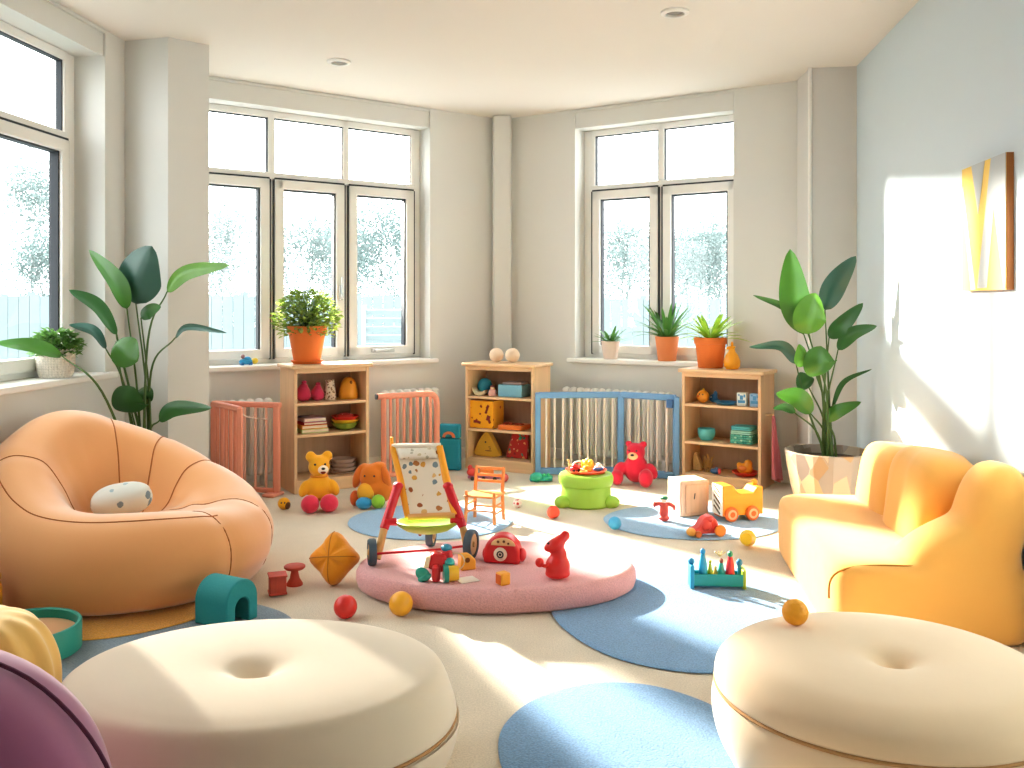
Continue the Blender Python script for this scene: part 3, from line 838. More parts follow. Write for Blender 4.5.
def blades(t, z, n, ln, wd, m, seed=1, up=.6, m2=None):
    R = random.Random(seed); b = MB()
    for i in range(n):
        a = i * 2.4 + R.uniform(-.2, .2); e = up * (1.25 - .9 * i / n) + R.uniform(-.1, .1); l = ln * R.uniform(.75, 1.1)
        d = Vector((math.cos(a), math.sin(a), 0)); P = []
        for k in range(9):
            s_ = k / 8; P.append(Vector((0, 0, z)) + d * (l * s_ * math.cos(e) + .01) + Vector((0, 0, l * (s_ * math.sin(e) + .12 * s_ - .42 * s_ * s_ * math.cos(e)))))
        sd = d.cross(Vector((0, 0, 1)))
        def fn(k, j, P=P, sd=sd, l=l):
            w = wd * (math.sin(PI * min(1, (.12 + .88 * k / 8))) ** .7) if k < 8 else .0005
            return P[k] + sd * w * (j - 1) + Vector((0, 0, -.25 * w * (1 - abs(j - 1))))
        b.grid(fn, 9, 3)
    b.build('foliage', m, t, ang=180)
L_bush = leafmat('small bright leaves', '#8aa24a', .45); L_bush2 = leafmat('small pale edged leaves', '#6f9a50', .35); L_spk = leafmat('strap leaves', '#4f7f3a', .35); L_spk2 = leafmat('yellow green leaves', '#9cc043', .5)
t = thing('potted_plant', 'bushy plant in a terracotta pot on top of the left bookcase', 'potted plant', S1.Q(307, .17, 't', .022))
pot(t, .088, .132, .235, M_terra, saucer=True); bushy(t, .225, .21, .26, 1150, .045, L_bush, seed=3, droop=.25)
x = WL.su(54, .06)
t = thing('potted_plant', 'leafy plant in a white woven basket on the left window sill', 'potted plant', (*WL.W(x, .05), ZL0 + .0005))
b = MB(); b.lathe([(0, 0), (.075, 0), (.086, .02), (.094, .08), (.097, .15), (.09, .152), (.085, .13), (0, .13)], 40, fn=lambda a, r, z: (r, r, z)); b.build('basket', woven('white woven basket', '#e9e0d4', 75), t)
bushy(t, .13, .118, .12, 750, .04, L_bush2, seed=9, droop=.2)
x = WC.su(611, .03)
t = thing('potted_plant', 'little plant in a cream pot at the left of the right window sill', 'potted plant', (*WC.W(x, .02), Z0 + .0005))
pot(t, .052, .074, .14, mat('cream ribbed pot', '#ecd9cc', .6), False); blades(t, .12, 18, .2, .013, L_spk, 4, .8); bushy(t, .13, .07, .05, 60, .03, L_bush2, seed=5)
x = WC.su(666.5, .02)
t = thing('potted_plant', 'spiky strap-leaved plant in a pale terracotta pot on the right window sill', 'potted plant', (*WC.W(x, .03), Z0 + .0005))
pot(t, .066, .09, .185, M_terr2, False); blades(t, .165, 36, .36, .015, L_spk, 6, .92)
t = thing('potted_plant', 'light green plant in a bright terracotta pot on top of the right bookcase', 'potted plant', S3.Q(710.5, .2, 't'))
pot(t, .085, .115, .215, M_terra, True); blades(t, .19, 28, .3, .02, L_spk2, 8, .85)
# ------------------------------------------------------------------ toys
def pl(h, **k): return mat('plastic ' + h, h, .35, .03, spec=.5, **k)
def fab(h): return mat('plush ' + h, h, .9, .08, 12, .25, 90, sheen=.3, spec=.1)
def wd(h): return wood('painted wood ' + h, h, .93, 0, .5)
RED, YEL, ORA, BLU, TEA, GRN, PNK, CRM = '#d8322c', '#f0ae2c', '#e88a26', '#3f93c4', '#2f9c9c', '#8dc043', '#de4663', '#ecd2b4'
MZ = .1083  # top of the play mat
RZ = .0085  # top of a rug
def E(name, m, t, lst, remesh=0, rsm=0, **k):
    b = MB()
    for q in lst: b.ell(q[0], q[1], 22, 14, q[2] if len(q) > 2 else None, q[3] if len(q) > 3 else 1)
    return b.build(name, m, t, remesh=remesh, rsm=rsm, **k)
def B(name, m, t, lst, bevel=.003, **k):
    b = MB()
    for q in lst: b.box(q[0], q[1], q[2] if len(q) > 2 else None)
    return b.build(name, m, t, bevel=bevel, **k)
def LA(name, m, t, prof, seg=28, c=(0, 0, 0), **k):
    b = MB(); b.lathe(prof, seg, c, **k); return b.build(name, m, t)

def ball(u, v, r_px, label, m, z=0, name='ball', group=None, seams=True):
    vb = v + r_px * .93; X, Y = fl(u, vb, z); r = r_px * Y / F
    b = MB(); b.ell((0, 0, 0), r, 32, 20)
    o = b.build(name, m, None, (X, Y, z + r)); return tag(o, label, 'ball', group)
ball(345.5, 607.5, 11.6, 'red ball on the beige carpet left of the pink mat', pl(RED))
ball(401, 604.5, 12, 'yellow ball on the carpet against the front edge of the pink mat', pl(YEL))
ball(553.3, 512.5, 6.4, 'small orange-red ball left of the green drum stool', mat('coral rubber', '#e8563c', .6, .15, 30, .3, 60))
ball(614.8, 523.5, 6.6, 'small blue ball at the left edge of the far blue rug', pl('#3fa0cf'), .0085)
ball(517.5, 503.5, 4.6, 'tiny white ball with red pattern on the carpet', spots('red patterned ball', '#efe1d8', ['#c9473f', '#b0524a', '#d86a5a'], 45, .4, keep=.8))
ball(504.5, 478, 4.2, 'tiny pinkish red ball in front of the middle bookcase', pl('#cf5a58'))
X, Y = fl(747, 548); t = thing('stacking_cup', 'yellow stacking cup lying on its side by the far rug', 'cup', (X, Y, .049))
b = MB(); b.setT((0, 0, 0), (-1.75, 0, -.35)); b.lathe([(0, -.045), (.028, -.045), (.033, -.03), (.04, .035), (.042, .04), (.037, .04), (.031, -.03), (0, -.038)], 28); b.build('cup', pl('#fad02f'), t)
X, Y = fl(284, 509.5); t = thing('toy_bee', 'small round yellow toy on the carpet left of the yellow bear', 'toy', (X, Y, .037))
E('body', fab(YEL), t, [((0, 0, 0), (.038, .034, .037))]); E('eye', M_gasket, t, [((-.008, -.032, .01), .005), ((.012, -.031, .01), .005)]); E('band', mat('brown band', '#6a4a2a', .7), t, [((.022, -.004, -.008), (.018, .029, .026))])
# textured orange ball on the pouffe
b = MB(); b.ell((0, 0, 0), .0375, 40, 26)
for v in b.bm.verts: v.co *= 1 + .012 * noise.noise(v.co * 90)
X = (793 - CX) / F * 2.66; o = b.build('ball', mat('textured orange rubber', '#f2a92e', .5, .1, 40, .3, 130), None, (X, 2.64, .349)); tag(o, 'textured orange ball on top of the right cream pouffe', 'ball')

# ---- plush bears
def nosed(t, c, r, muz, m, nose_m=M_gasket):
    E('muzzle', muz, t, [(c, r)]); 
    E('nose', nose_m, t, [((c[0], c[1] - r[1] * .9, c[2] + r[2] * .35), (r[0] * .36, r[1] * .3, r[2] * .3))])
X, Y = fl(318, 510)
t = thing('teddy_bear', 'yellow plush bear with red shoes sitting in front of the left bookcase', 'soft toy', (X, Y + .03, 0), .25)
my = fab('#f2b02e')
E('body', my, t, [((0, 0, .135), (.076, .062, .088)), ((0, -.005, .26), (.066, .06, .062)), ((0, 0, .2), (.045, .04, .04)), ((-.05, .005, .322), (.033, .024, .034)), ((.05, .005, .322), (.033, .024, .034)), ((0, 0, .3), (.058, .045, .03)), ((-.088, -.01, .13), (.032, .032, .055), (0, .4, 0)), ((.088, -.01, .13), (.032, .032, .055), (0, -.4, 0)), ((-.05, -.06, .05), (.036, .06, .036)), ((.05, -.06, .05), (.036, .06, .036))], remesh=.008, rsm=5)
for s in (-1, 1): E('shoe', fab('#d93a55'), t, [((s * .056, -.105, .054), (.055, .06, .054))])
nosed(t, (.022, -.058, .25), (.032, .026, .026), fab('#f6e7d2'), None)
E('mouth', mat('dark mouth', '#7a2a20', .7), t, [((.022, -.076, .238), (.016, .008, .012))])
for s in (-1, 1): E('eye', M_gasket, t, [((.004 + s * .03, -.056, .282), .0065)])
b = MB(); b.loop([(.05 * math.cos(a), .045 * math.sin(a), .203) for a in [2 * PI * k / 30 for k in range(30)]], .006); b.build('collar', fab('#d98a22'), t)

X, Y = fl(371, 508)
t = thing('plush_dog', 'orange plush dog with blue and green feet between the bookcase and stroller', 'soft toy', (X, Y + .05, 0), -.1)
mo = fab('#dd7e2c')
E('body', mo, t, [((0, 0, .19), (.085, .07, .075)), ((.01, 0, .12), (.085, .065, .07)), ((.075, .0, .1), (.055, .06, .07)), ((-.05, .01, .235), (.04, .04, .03)), ((.04, .01, .245), (.05, .045, .032))], remesh=.008, rsm=6)
for s, q in ((-1, (.12, .1)), (1, (-.5, .15))): E('ear', fab('#d06f28'), t, [((s * .088, -.01, .185), (.028, .035, .075), (0, -s * .3, 0))])
E('belly', fab('#eeb23a'), t, [((-.028, -.05, .095), (.055, .035, .06))])
E('foot', fab('#3f9dcf'), t, [((-.03, -.085, .037), (.05, .05, .037))]); E('foot', fab('#92c43c'), t, [((.055, -.07, .045), (.042, .045, .043))])
E('paw', fab('#e0703a'), t, [((-.105, -.02, .052), (.03, .034, .048))])
for s in (-1, 1): E('eye', M_gasket, t, [((s * .03, -.07, .2), .006)])

X, Y = fl(638, 487)
t = thing('teddy_bear', 'crimson red plush bear sitting in front of the blue safety gate', 'soft toy', (X, Y + .1, 0), -.3)
mr = fab('#cf2b45')
E('body', mr, t, [((0, .0, .11), (.085, .075, .1)), ((.0, -.01, .225), (.066, .06, .066)), ((-.052, .005, .28), (.026, .02, .024)), ((.052, .005, .28), (.026, .02, .024)), ((-.11, -.03, .1), (.042, .045, .06), (0, .5, 0)), ((.11, -.03, .1), (.042, .045, .06), (0, -.5, 0)), ((-.12, -.075, .055), (.045, .06, .055)), ((.085, -.11, .065), (.05, .065, .065))], remesh=.008, rsm=6)
nosed(t, (-.012, -.06, .205), (.036, .028, .027), fab('#f0c294'), None)
for s in (-1, 1): E('eye', M_gasket, t, [((-.012 + s * .026, -.064, .242), .0065)])

# ---- green drum stool with tray of toys
mg = mat('green vinyl', '#9cc64a', .45, .04, spec=.4)
X, Y = fl(588, 510); Y += .15
t = thing('drum_stool', 'green round toy stool with a tray of small toys on it', 'stool', (X, Y, 0))
LA('body', mg, t, bez([(0, 0, 0), (.15, 0, 0), (.162, .012, 0), (.155, .07, 0), (.152, .122, 0), (.158, .128, 0)], 4) and [(0, 0), (.15, 0), (.162, .012), (.157, .06), (.153, .122), (.15, .128), (0, .128)], 48)
LA('lid', mg, t, [(.15, .129), (.164, .131), (.17, .15), (.17, .178), (.162, .196), (.14, .203), (0, .205)], 48)
for s, a in ((-1, .0), (1, .0)): E('foot', mg, t, [((s * .148, -.075, .032), (.055, .055, .04), (0, 0, s * .5))])
TP = Vector((X, Y, .2055))
o = LA('serving_tray', pl('#e2542f'), None, [(0, 0), (.118, 0), (.128, .014), (.131, .016), (.126, .018), (.115, .006), (0, .006)], 40); o.location = TP; tag(o, 'red round tray on top of the green drum stool', 'tray')
TT = TP.z + .0065
def on(dx, dy): return (X + dx, Y + dy, TT)
gt = 'small toys on the red tray'
t = thing('toy_starfish', 'yellow star toy in the middle of the red tray', 'toy', on(.0, -.025), .3, gt)
b = MB(); st = [((.042 if k % 2 == 0 else .02) * math.cos(PI * k / 5), (.042 if k % 2 == 0 else .02) * math.sin(PI * k / 5)) for k in range(10)]
b.prism(st, .02); b.build('star', pl(YEL), t, bevel=.006); E('dome', pl(YEL), t, [((0, 0, .022), (.022, .022, .018))])
t = thing('toy_flower', 'yellow flower toy at the back of the red tray', 'toy', on(.015, .062), .3, gt)
E('petal', pl('#f5c43a'), t, [((.024 * math.cos(k * 1.2566), .024 * math.sin(k * 1.2566), .03), (.018, .018, .03)) for k in range(5)]); E('centre', pl('#fbe08a'), t, [((0, 0, .055), .014)])
t = thing('toy_car', 'small red toy car on the left of the red tray', 'toy', on(-.07, -.03), .4, gt)
B('car_body', pl('#c22f37'), t, [((0, 0, .02), (.06, .032, .022)), ((-.004, 0, .037), (.032, .028, .018))], .006)
for sx in (-1, 1):
    for sy in (-1, 1):
        b = MB(); b.cyl((sx * .018, sy * .012, .009), (sx * .018, sy * .019, .009), .009); b.build('wheel', M_gasket, t)
t = thing('toy_giraffe', 'tiny pale yellow standing animal at the left rim of the red tray', 'toy', on(-.092, .02), .0, gt)
E('animal_body', pl('#f0d489'), t, [((0, 0, .026), (.018, .011, .012)), ((-.014, 0, .044), (.006, .006, .018)), ((-.018, 0, .062), (.01, .006, .006))] + [((sx * .011, sy * .005, .01), (.004, .004, .012)) for sx in (-1, 1) for sy in (-1, 1)], remesh=.003, rsm=2)
t = thing('toy_boat', 'little blue and white boat on the right of the red tray', 'toy', on(.078, -.01), .3, gt)
E('hull', pl('#3f74b8'), t, [((0, 0, .013), (.036, .017, .013))]); B('deck', pl('#f2f0ec'), t, [((0, 0, .027), (.05, .02, .008)), ((.0, 0, .037), (.022, .014, .016))], .003)
t = thing('toy_spoon', 'white curved rattle at the back left of the red tray', 'toy', on(-.05, .055), .3, gt)
b = MB(); b.tube(bez([(-.03, 0, .03), (-.01, 0, .045), (.02, 0, .046), (.04, 0, .03)], 5), .006, 8); b.build('handle', pl('#f0ebe2'), t); E('head', pl('#f0ebe2'), t, [((-.03, 0, .016), .016)])
t = thing('toy_ring', 'orange ring at the front of the red tray', 'toy', on(-.02, -.085), .0, gt)
b = MB(); b.loop([(.02 * math.cos(k * PI / 12), .02 * math.sin(k * PI / 12), .008) for k in range(24)], .0078, 8); b.build('ring', pl(ORA), t)
t = thing('toy_block', 'pale cream block on the right of the red tray behind the boat', 'toy', on(.083, .045), .3, gt)
B('block', pl('#ece4c8'), t, [((0, 0, .018), (.034, .034, .036))], .004); E('stud', pl('#ece4c8'), t, [((0, 0, .037), (.01, .01, .006))])

# ---- doll stroller
fx = lambda u, v, z: Vector((*fl(u, v, z), z))
m_rp, m_wl = pl('#cc2230'), wood('natural beech', '#d8ab6c', .9, 2)
oc = Vector((-.41, 4.05, MZ))
t = thing('doll_stroller', 'wooden doll stroller with red legs, green seat and patterned fabric back on the pink mat', 'doll stroller', oc)
def A(u, v, Y): return at(u, v, Y) - oc
LF = [A(398, 486, 4.12), A(384, 529, 4.03), A(377, 559, 3.97)]; RF = [A(448, 486, 4.12), A(463, 527, 4.07), A(469, 558, 4.03)]
def bar(p, q, r0, r1=None, sg=12): b = MB(); b.tube([p, q], [r0, r1 or r0], sg); return b
for P_ in (LF, RF):
    bar(P_[0], P_[1], .021).build('upper_leg', m_rp, t, bevel=.004)
    bar(P_[1], P_[2], .017).build('lower_leg', m_wl, t)
    E('shoulder_cap', m_rp, t, [(P_[0], (.024, .024, .018))])
    bar(P_[1] + Vector((0, 0, .03)), P_[1].lerp(P_[0], .15) + Vector((.045 if P_ is LF else -.045, 0, .005)), .016).build('side_peg', m_rp, t)
def wheel(c, r, yaw, m2='#c7a777'):
    w = thing('wheel', None, None, c, yaw); w.parent = t
    b = MB(); b.setT((0, 0, 0), (0, PI / 2, 0)); b.lathe([(r * .72, -.016), (r * .93, -.017), (r, -.01), (r, .01), (r * .93, .017), (r * .72, .016)], 32); b.build('tyre', mat('slate tyre', '#4a5a66', .6), w)
    b = MB(); b.setT((0, 0, 0), (0, PI / 2, 0)); b.lathe([(0, -.02), (.012, -.02), (.014, -.012), (r * .72, -.012), (r * .72, .012), (.014, .012), (.012, .02), (0, .02)], 32); b.build('hub', mat('hub ' + m2, m2, .5), w)
def wl(u, Y, r): return Vector(((u - CX) / F * Y, Y, MZ + r)) - oc
wheel(wl(372, 3.95, .058), .058, .25); wheel(wl(471, 4.05, .066), .066, -.3); wheel(wl(431, 4.26, .048), .048, -.15)
b = MB(); b.tube([wl(376, 3.95, .05), wl(440, 3.99, .058), wl(468, 4.04, .062)], .0055, 8); b.build('axle', m_rp, t)
bar(A(423, 527, 4.16), wl(427, 4.25, .05) + Vector((0, 0, .04)), .012).build('rear_leg', m_wl, t)
bar(A(419, 527, 4.18), wl(420, 4.28, .05) + Vector((0, 0, .0)), .008).build('rear_brace', mat('dark red peg', '#7c2c2c', .5), t)
# seat shell
sc = A(427, 523, 4.10)
b = MB()
b.lathe([(0, -.045), (.05, -.044), (.1, -.03), (.135, -.008), (.142, .008), (.134, .01), (.1, -.008), (0, -.022)], 40, fn=lambda a, r, z: (r, r * .72, z))
for v in b.bm.verts: v.co += sc
b.build('seat', mg, t)
bar(sc + Vector((-.14, 0, .0)), LF[1] + Vector((0, 0, .03)), .012).build('seat_arm', m_rp, t); bar(sc + Vector((.14, 0, 0)), RF[1] + Vector((0, 0, .03)), .012).build('seat_arm', m_rp, t)
# back rest
TL, TR, BL, BR_ = A(393, 447, 4.24), A(439.5, 446, 4.24), A(408, 517, 4.07), A(455, 515, 4.07)
myel = mat('golden yellow wood', '#eda42e', .5, .05)
M_pf = spots('printed seat fabric', '#eee3cf', ['#d9a24a', '#b5773f', '#e0b878', '#7a8a8e', '#a35b33'], 26, .36, keep=.55)
b = MB(); nu, nv = 14, 12
b.grid(lambda i, j: TL.lerp(TR, i / (nu - 1)).lerp(BL.lerp(BR_, i / (nu - 1)), j / (nv - 1)) + Vector((0, .03 * math.sin(PI * i / (nu - 1)) * math.sin(PI * (j + .5) / nv) - .004, 0)), nu, nv)
b.build('back_fabric', M_pf, t, solid=.006, ang=180)
for p, q in ((TL, BL), (TR, BR_)):
    b = MB(); dx = (.012 if p is TL else -.012); b.tube([p, p.lerp(q, .5) + Vector((dx * .3, .008, 0)), q], [.017, .02, .017], 10, flat=.7); b.build('back_upright', myel, t)
b = MB(); b.tube([TL + Vector((-.006, 0, .004)), TR + Vector((.006, 0, .004))], .011, 10); b.build('top_bar', mat('white trim', '#f5ecdc', .6), t)
b = MB(); b.tube([BL, BR_], .014, 10); b.build('bottom_bar', mat('tan wood', '#dda468', .5), t)
b = MB(); b.grid(lambda i, j: TL.lerp(TR, .1 + .8 * i / 9).lerp(BL.lerp(BR_, .1 + .8 * i / 9), .02 + .16 * j / 4) + Vector((0, -.006 - .012 * math.sin(PI * j / 4), 0)), 10, 5); b.build('head_flap', spots('pale flap fabric', '#e9e2d4', ['#cbbf9f', '#b9b19c'], 40, .3, keep=.5), t, solid=.004, ang=180)
b = MB(); b.tube([TL + Vector((-.008, .012, .045)), TL + Vector((-.006, .015, -.03))], .008, 8); b.build('handle_stub', myel, t)

# ---- toy ladder-back chair
X, Y = fl(484, 525); zc = RZ
t = thing('toy_chair', 'small orange wooden ladder-back toy chair on the pale blue rug', 'toy chair', (X, Y + .06, zc), -.35)
mo_ = wood('orange wood', '#dc8f52', .85, 2)
for x, y, h in ((-.085, .07, .30), (.085, .07, .30), (-.085, -.065, .18), (.085, -.065, .18)):
    b = MB(); b.tube(bez([(x * 1.06, y * 1.08, 0), (x, y, h * .5), (x, y + (.02 if h > .2 else 0), h)], 4), [.0105] * 8 + [.008], 8); b.build('leg', mo_, t)
for z in (.215, .25, .29): B('back_slat', mo_, t, [((0, .085, z), (.165, .008, .016))])
B('seat', mo_, t, [((0, .003, .152), (.195, .165, .012))], .004)
for y in (-.065, .07): B('stretcher', mo_, t, [((0, y, .07), (.17, .009, .009))])
for x in (-.085, .085): B('stretcher', mo_, t, [((x, 0, .055), (.009, .14, .009)), ((x, 0, .1), (.009, .14, .009))])

# ---- toys near the middle bookcase
X, Y = fl(484, 480); t = thing('toy_train', 'low toy train with red engine and orange wagon behind the toy chair', 'toy', (X, Y, 0), -.1)
B('base', pl('#a86a86'), t, [((.0, 0, .022), (.23, .05, .018))]); E('engine', pl('#d6453e'), t, [((-.085, 0, .055), (.04, .03, .03)), ((-.1, 0, .085), (.018, .018, .022))]); B('wagon', pl('#ea7f35'), t, [((.02, 0, .062), (.1, .05, .06))], .01)
for x in (-.08, .0, .08):
    b = MB(); b.cyl((x, -.03, .014), (x, .03, .014), .014); b.build('wheel', M_gasket, t)
X, Y = fl(541, 482); t = thing('toy_tractor', 'low teal green toy vehicle on the carpet before the blue gate', 'toy', (X, Y, 0), .1)
E('hull', pl('#2fa58e'), t, [((-.03, 0, .035), (.05, .035, .035)), ((.045, 0, .033), (.04, .032, .022))]); B('deck', pl('#2a9a98'), t, [((.0, 0, .02), (.16, .05, .024))], .008)
for x in (.02, .05): E('bump', pl('#3bb27c'), t, [((x, -.02, .055), (.013, .013, .01))])
X, Y = fl(450, 470.5)
t = thing('toy_case', 'teal upright case with an arched orange handle beside the middle bookcase', 'case', (X, Y + .03, 0), -.25)
mt = mat('teal shell', '#2190ac', .5, .05)
B('shell', mt, t, [((0, 0, .12), (.165, .06, .24))], .012); B('lid', mt, t, [((0, 0, .296), (.165, .056, .105))], .01)
b = MB(); P_ = [(.05 * math.cos(a), .045 * math.sin(a)) for a in [PI * k / 14 for k in range(15)]] + [(-.03, 0)] + [(.03 * math.cos(PI - a) * 1, .026 * math.sin(a)) for a in [PI * k / 10 for k in range(1, 10)]] + [(.03, 0)]
b.prism(P_, .012, Matrix.Translation((0, -.03, .25)) @ Matrix.Rotation(PI / 2, 4, 'X')); b.build('handle', pl('#d9825a'), t)

# ---- far rug: figure, wooden block, truck, car
X, Y = fl(664, 521, RZ); t = thing('toy_figure', 'little red standing figure with a green cap and spread arms on the far rug', 'toy figure', (X, Y, RZ))
E('robe', pl('#cc4a3e'), t, [((0, 0, .055), (.026, .022, .06)), ((0, 0, .018), (.032, .028, .018)), ((-.038, 0, .098), (.026, .012, .012), (0, -.25, 0)), ((.038, 0, .094), (.026, .012, .012), (0, .5, 0)), ((-.055, 0, .095), (.009, .009, .018)), ((.058, 0, .076), (.009, .009, .018))], remesh=.004, rsm=3)
E('head', pl('#f0d9c4'), t, [((0, 0, .118), .017)]); E('cap', pl('#2f7d54'), t, [((.004, 0, .132), (.02, .018, .012)), ((-.012, 0, .128), (.012, .01, .006))])
X, Y = fl(691, 518, RZ); t = thing('wooden_block', 'pale rough wooden block with a keyhole slot on the far rug', 'wooden block', (X + .005, Y + .12, RZ), .3)
mb = wood('bleached wood', '#dcbfa2', .86, 2, .7)
b = MB(); b.box((0, 0, .105), (.19, .17, .21)); 
bmesh.ops.subdivide_edges(b.bm, edges=b.bm.edges[:], cuts=4, use_grid_fill=True)
for v in b.bm.verts: v.co += Vector((noise.noise(v.co * 14), noise.noise(v.co * 14 + Vector((5, 0, 0))), noise.noise(v.co * 14 + Vector((0, 5, 0))) * .5)) * .006
for v in b.bm.verts: v.co.z = max(v.co.z, 0)
b.build('block', mb, t, bevel=.01)
B('panel', wood('planed wood', '#d6b18f', .86, 2, .6), t, [((.008, -.088, .105), (.14, .008, .17))], .012)
B('slot', M_gasket, t, [((-.005, -.0925, .12), (.006, .003, .035), (0, .15, 0))], .001)
X, Y = fl(741, 522, RZ); t = thing('toy_truck', 'yellow wooden toy truck with a striped white front on the far rug', 'toy truck', (X, Y + .09, RZ), .28)
mtk = wood('yellow orange wood', '#eb9c30', .92, 0)
MX = Matrix.Translation((0, .06, 0)) @ Matrix.Rotation(PI / 2, 4, 'X')
sil = [(-.125, .03), (-.125, .205), (-.06, .205), (-.02, .155), (.07, .155), (.10, .19), (.135, .19), (.135, .03)]
b = MB(); b.prism(sil, .12, MX); b.build('truck_body', mtk, t, bevel=.006)
B('grille', mat('cream front', '#f4ead6', .6), t, [((-.1275, 0, .117), (.006, .118, .172))], .002)
for k in range(5): B('stripe', mat('brown stripe', '#6d5333', .6), t, [((-.1312, -.0, .06 + k * .03), (.0025, .08, .01), (.5, 0, 0))], 0)
for x in (-.075, .06):
    for y in (-.068, .068):
        w = thing('wheel', None, None, (x, y, .042)); w.parent = t
        b = MB(); b.setT((0, 0, 0), (PI / 2, 0, 0)); b.lathe([(0, -.012), (.036, -.012), (.042, -.006), (.042, .006), (.036, .012), (0, .012)], 28); b.build('tyre', mat('orange wheel', '#e0702f', .5), w)
        b = MB(); b.setT((0, 0, 0), (PI / 2, 0, 0)); b.lathe([(.016, -.014), (.022, -.016), (.028, -.014), (.028, .014), (.022, .016), (.016, .014)], 24); b.build('wheel_ring', mat('pale orange ring', '#f2b98c', .5), w)
E('ornament', mtk, t, [((.115, 0, .203), (.016, .012, .022)), ((.104, 0, .214), (.014, .006, .006))])
X, Y = fl(706, 539); t = thing('toy_racer', 'small red toy car with an orange wheel on the far rug', 'toy car', (X, Y + .05, RZ), .25)
mrc = pl('#d84a44')
MX = Matrix.Translation((0, .035, 0)) @ Matrix.Rotation(PI / 2, 4, 'X')
b = MB(); b.prism([(-.095, .012), (-.085, .032), (-.045, .05), (-.01, .098), (.03, .112), (.06, .085), (.075, .05), (.07, .012)], .07, MX); b.build('car_body', mrc, t, bevel=.012, bseg=3)
E('bonnet', pl('#e0a046'), t, [((-.085, -.02, .026), (.026, .03, .022))]); E('driver', mrc, t, [((.0, -.03, .06), (.03, .02, .03)), ((.02, -.03, .09), .018)])
for x, r, y, h in ((.068, .032, -.055, '#e98e3e'), (-.055, .018, -.046, '#c9703a'), (.068, .03, .05, '#e98e3e'), (-.055, .018, .046, '#c9703a')):
    b = MB(); b.setT((x, y, r), (PI / 2, 0, 0)); b.lathe([(0, -.014), (r * .5, -.015), (r * .85, -.011), (r, -.004), (r, .006), (r * .85, .011), (0, .012)], 26); b.build('wheel', pl(h), t)

# ---- peg bench on the blue rug
Xa, Ya = fl(694, 590, RZ); Xb, Yb = fl(747, 593, RZ)
t = thing('peg_bench', 'teal wooden peg bench with coloured peg people on the blue rug', 'peg toy', ((Xa + Xb) / 2, Ya + .04, RZ), -.06)
tl = pl('#249a96')
B('trough', tl, t, [((0, 0, .032), (.215, .065, .04)), ((0, -.03, .04), (.215, .008, .05)), ((0, .03, .04), (.215, .008, .05))], .003)
B('end_panel', pl('#2a93b4'), t, [((-.113, 0, .05), (.018, .075, .1))], .004); B('end_panel', pl('#9fb83a'), t, [((.113, 0, .042), (.016, .07, .084))], .006)
def peg(x, y, h, r, c1, c2, nm='peg'):
    p_ = LA(nm, pl(c1), t, [(0, .05), (r, .05), (r * 1.05, .06), (r * .95, h * .6), (r * .62, h * .8), (r * .5, h * .86), (0, h * .87)], 18, (x, y, 0))
    E('peg_head', pl(c2), p_, [((x, y, h * .93), (r * .62, r * .62, r * .75))])
peg(-.062, .0, .168, .018, '#2f9fc4', '#2786b4'); peg(-.03, .005, .118, .011, '#a9b93c', '#b4c33f'); peg(.018, 0, .125, .015, '#26a093', '#93553f'); peg(.056, -.002, .158, .019, '#d8393f', '#2f8f6e'); peg(-.006, .012, .09, .012, '#e5c86a', '#ecd79a')
E('end_knob', pl('#2a86b0'), t, [((-.113, 0, .112), (.014, .014, .016)), ((.1, .02, .104), (.014, .014, .016))])
b = MB(); b.cyl((.1, .02, .05), (.1, .02, .1), .009); b.build('knob_post', pl('#2a93b4'), t)
b = MB()
for a in (-.9, -.3, .3, .9): b.tube([(.012, 0, .135), (.012 + .03 * math.sin(a), -.004, .152 + .008 * math.cos(a))], .003, 5)
b.build('twig_crown', pl('#d9c78a'), t)

# ---- toys on the pink mat
X, Y = fl(503, 565, MZ)
t = thing('toy_telephone', 'red dome-shaped toy telephone with a white dial on the pink mat', 'toy telephone', (X, Y + .055, MZ), -.2)
mred = pl('#d0262c')
b = MB(); sil = [(-.082, 0)] + [(.082 * math.cos(PI - PI * k / 20), .02 + .105 * math.sin(PI * k / 20) ** .8) for k in range(21)] + [(.082, 0)]
b.prism(sil, .09, Matrix.Translation((0, .045, 0)) @ Matrix.Rotation(PI / 2, 4, 'X')); b.build('dome', mred, t, bevel=.014, bseg=3)
b = MB(); b.setT((-.002, -.048, .045), (PI / 2, 0, 0)); b.lathe([(0, 0), (.03, 0), (.03, .004), (.024, .007), (0, .007)], 28); b.build('dial', pl('#efe2cd'), t)
b = MB(); b.setT((-.002, -.0545, .045), (PI / 2, 0, 0)); b.loop([(.013 * math.cos(k * PI / 12), .013 * math.sin(k * PI / 12), 0) for k in range(24)], .0035, 6); b.ell((0, 0, 0), (.006, .006, .003)); b.build('dial_mark', M_gasket, t)
b = MB(); sil2 = [(.055 * math.cos(PI * k / 12), .034 * math.sin(PI * k / 12)) for k in range(13)]
b.prism(sil2, .006, Matrix.Translation((.01, -.0445, .083)) @ Matrix.Rotation(PI / 2, 4, 'X')); b.build('face_panel', pl('#edc890'), t, bevel=.002)
E('eye', mat('brown eye', '#6a3a22', .5), t, [((-.012, -.052, .1), .006), ((.014, -.052, .102), .006), ((.034, -.052, .094), .005)])
E('side_bump', mred, t, [((.085, .0, .035), (.02, .03, .03))]); E('side_bump', mred, t, [((-.08, .01, .03), (.016, .03, .028))])
X, Y = fl(558, 581, MZ)
t = thing('toy_mouse', 'smooth red upright animal figurine looking left on the pink mat', 'toy figurine', (X, Y + .03, MZ + .003))
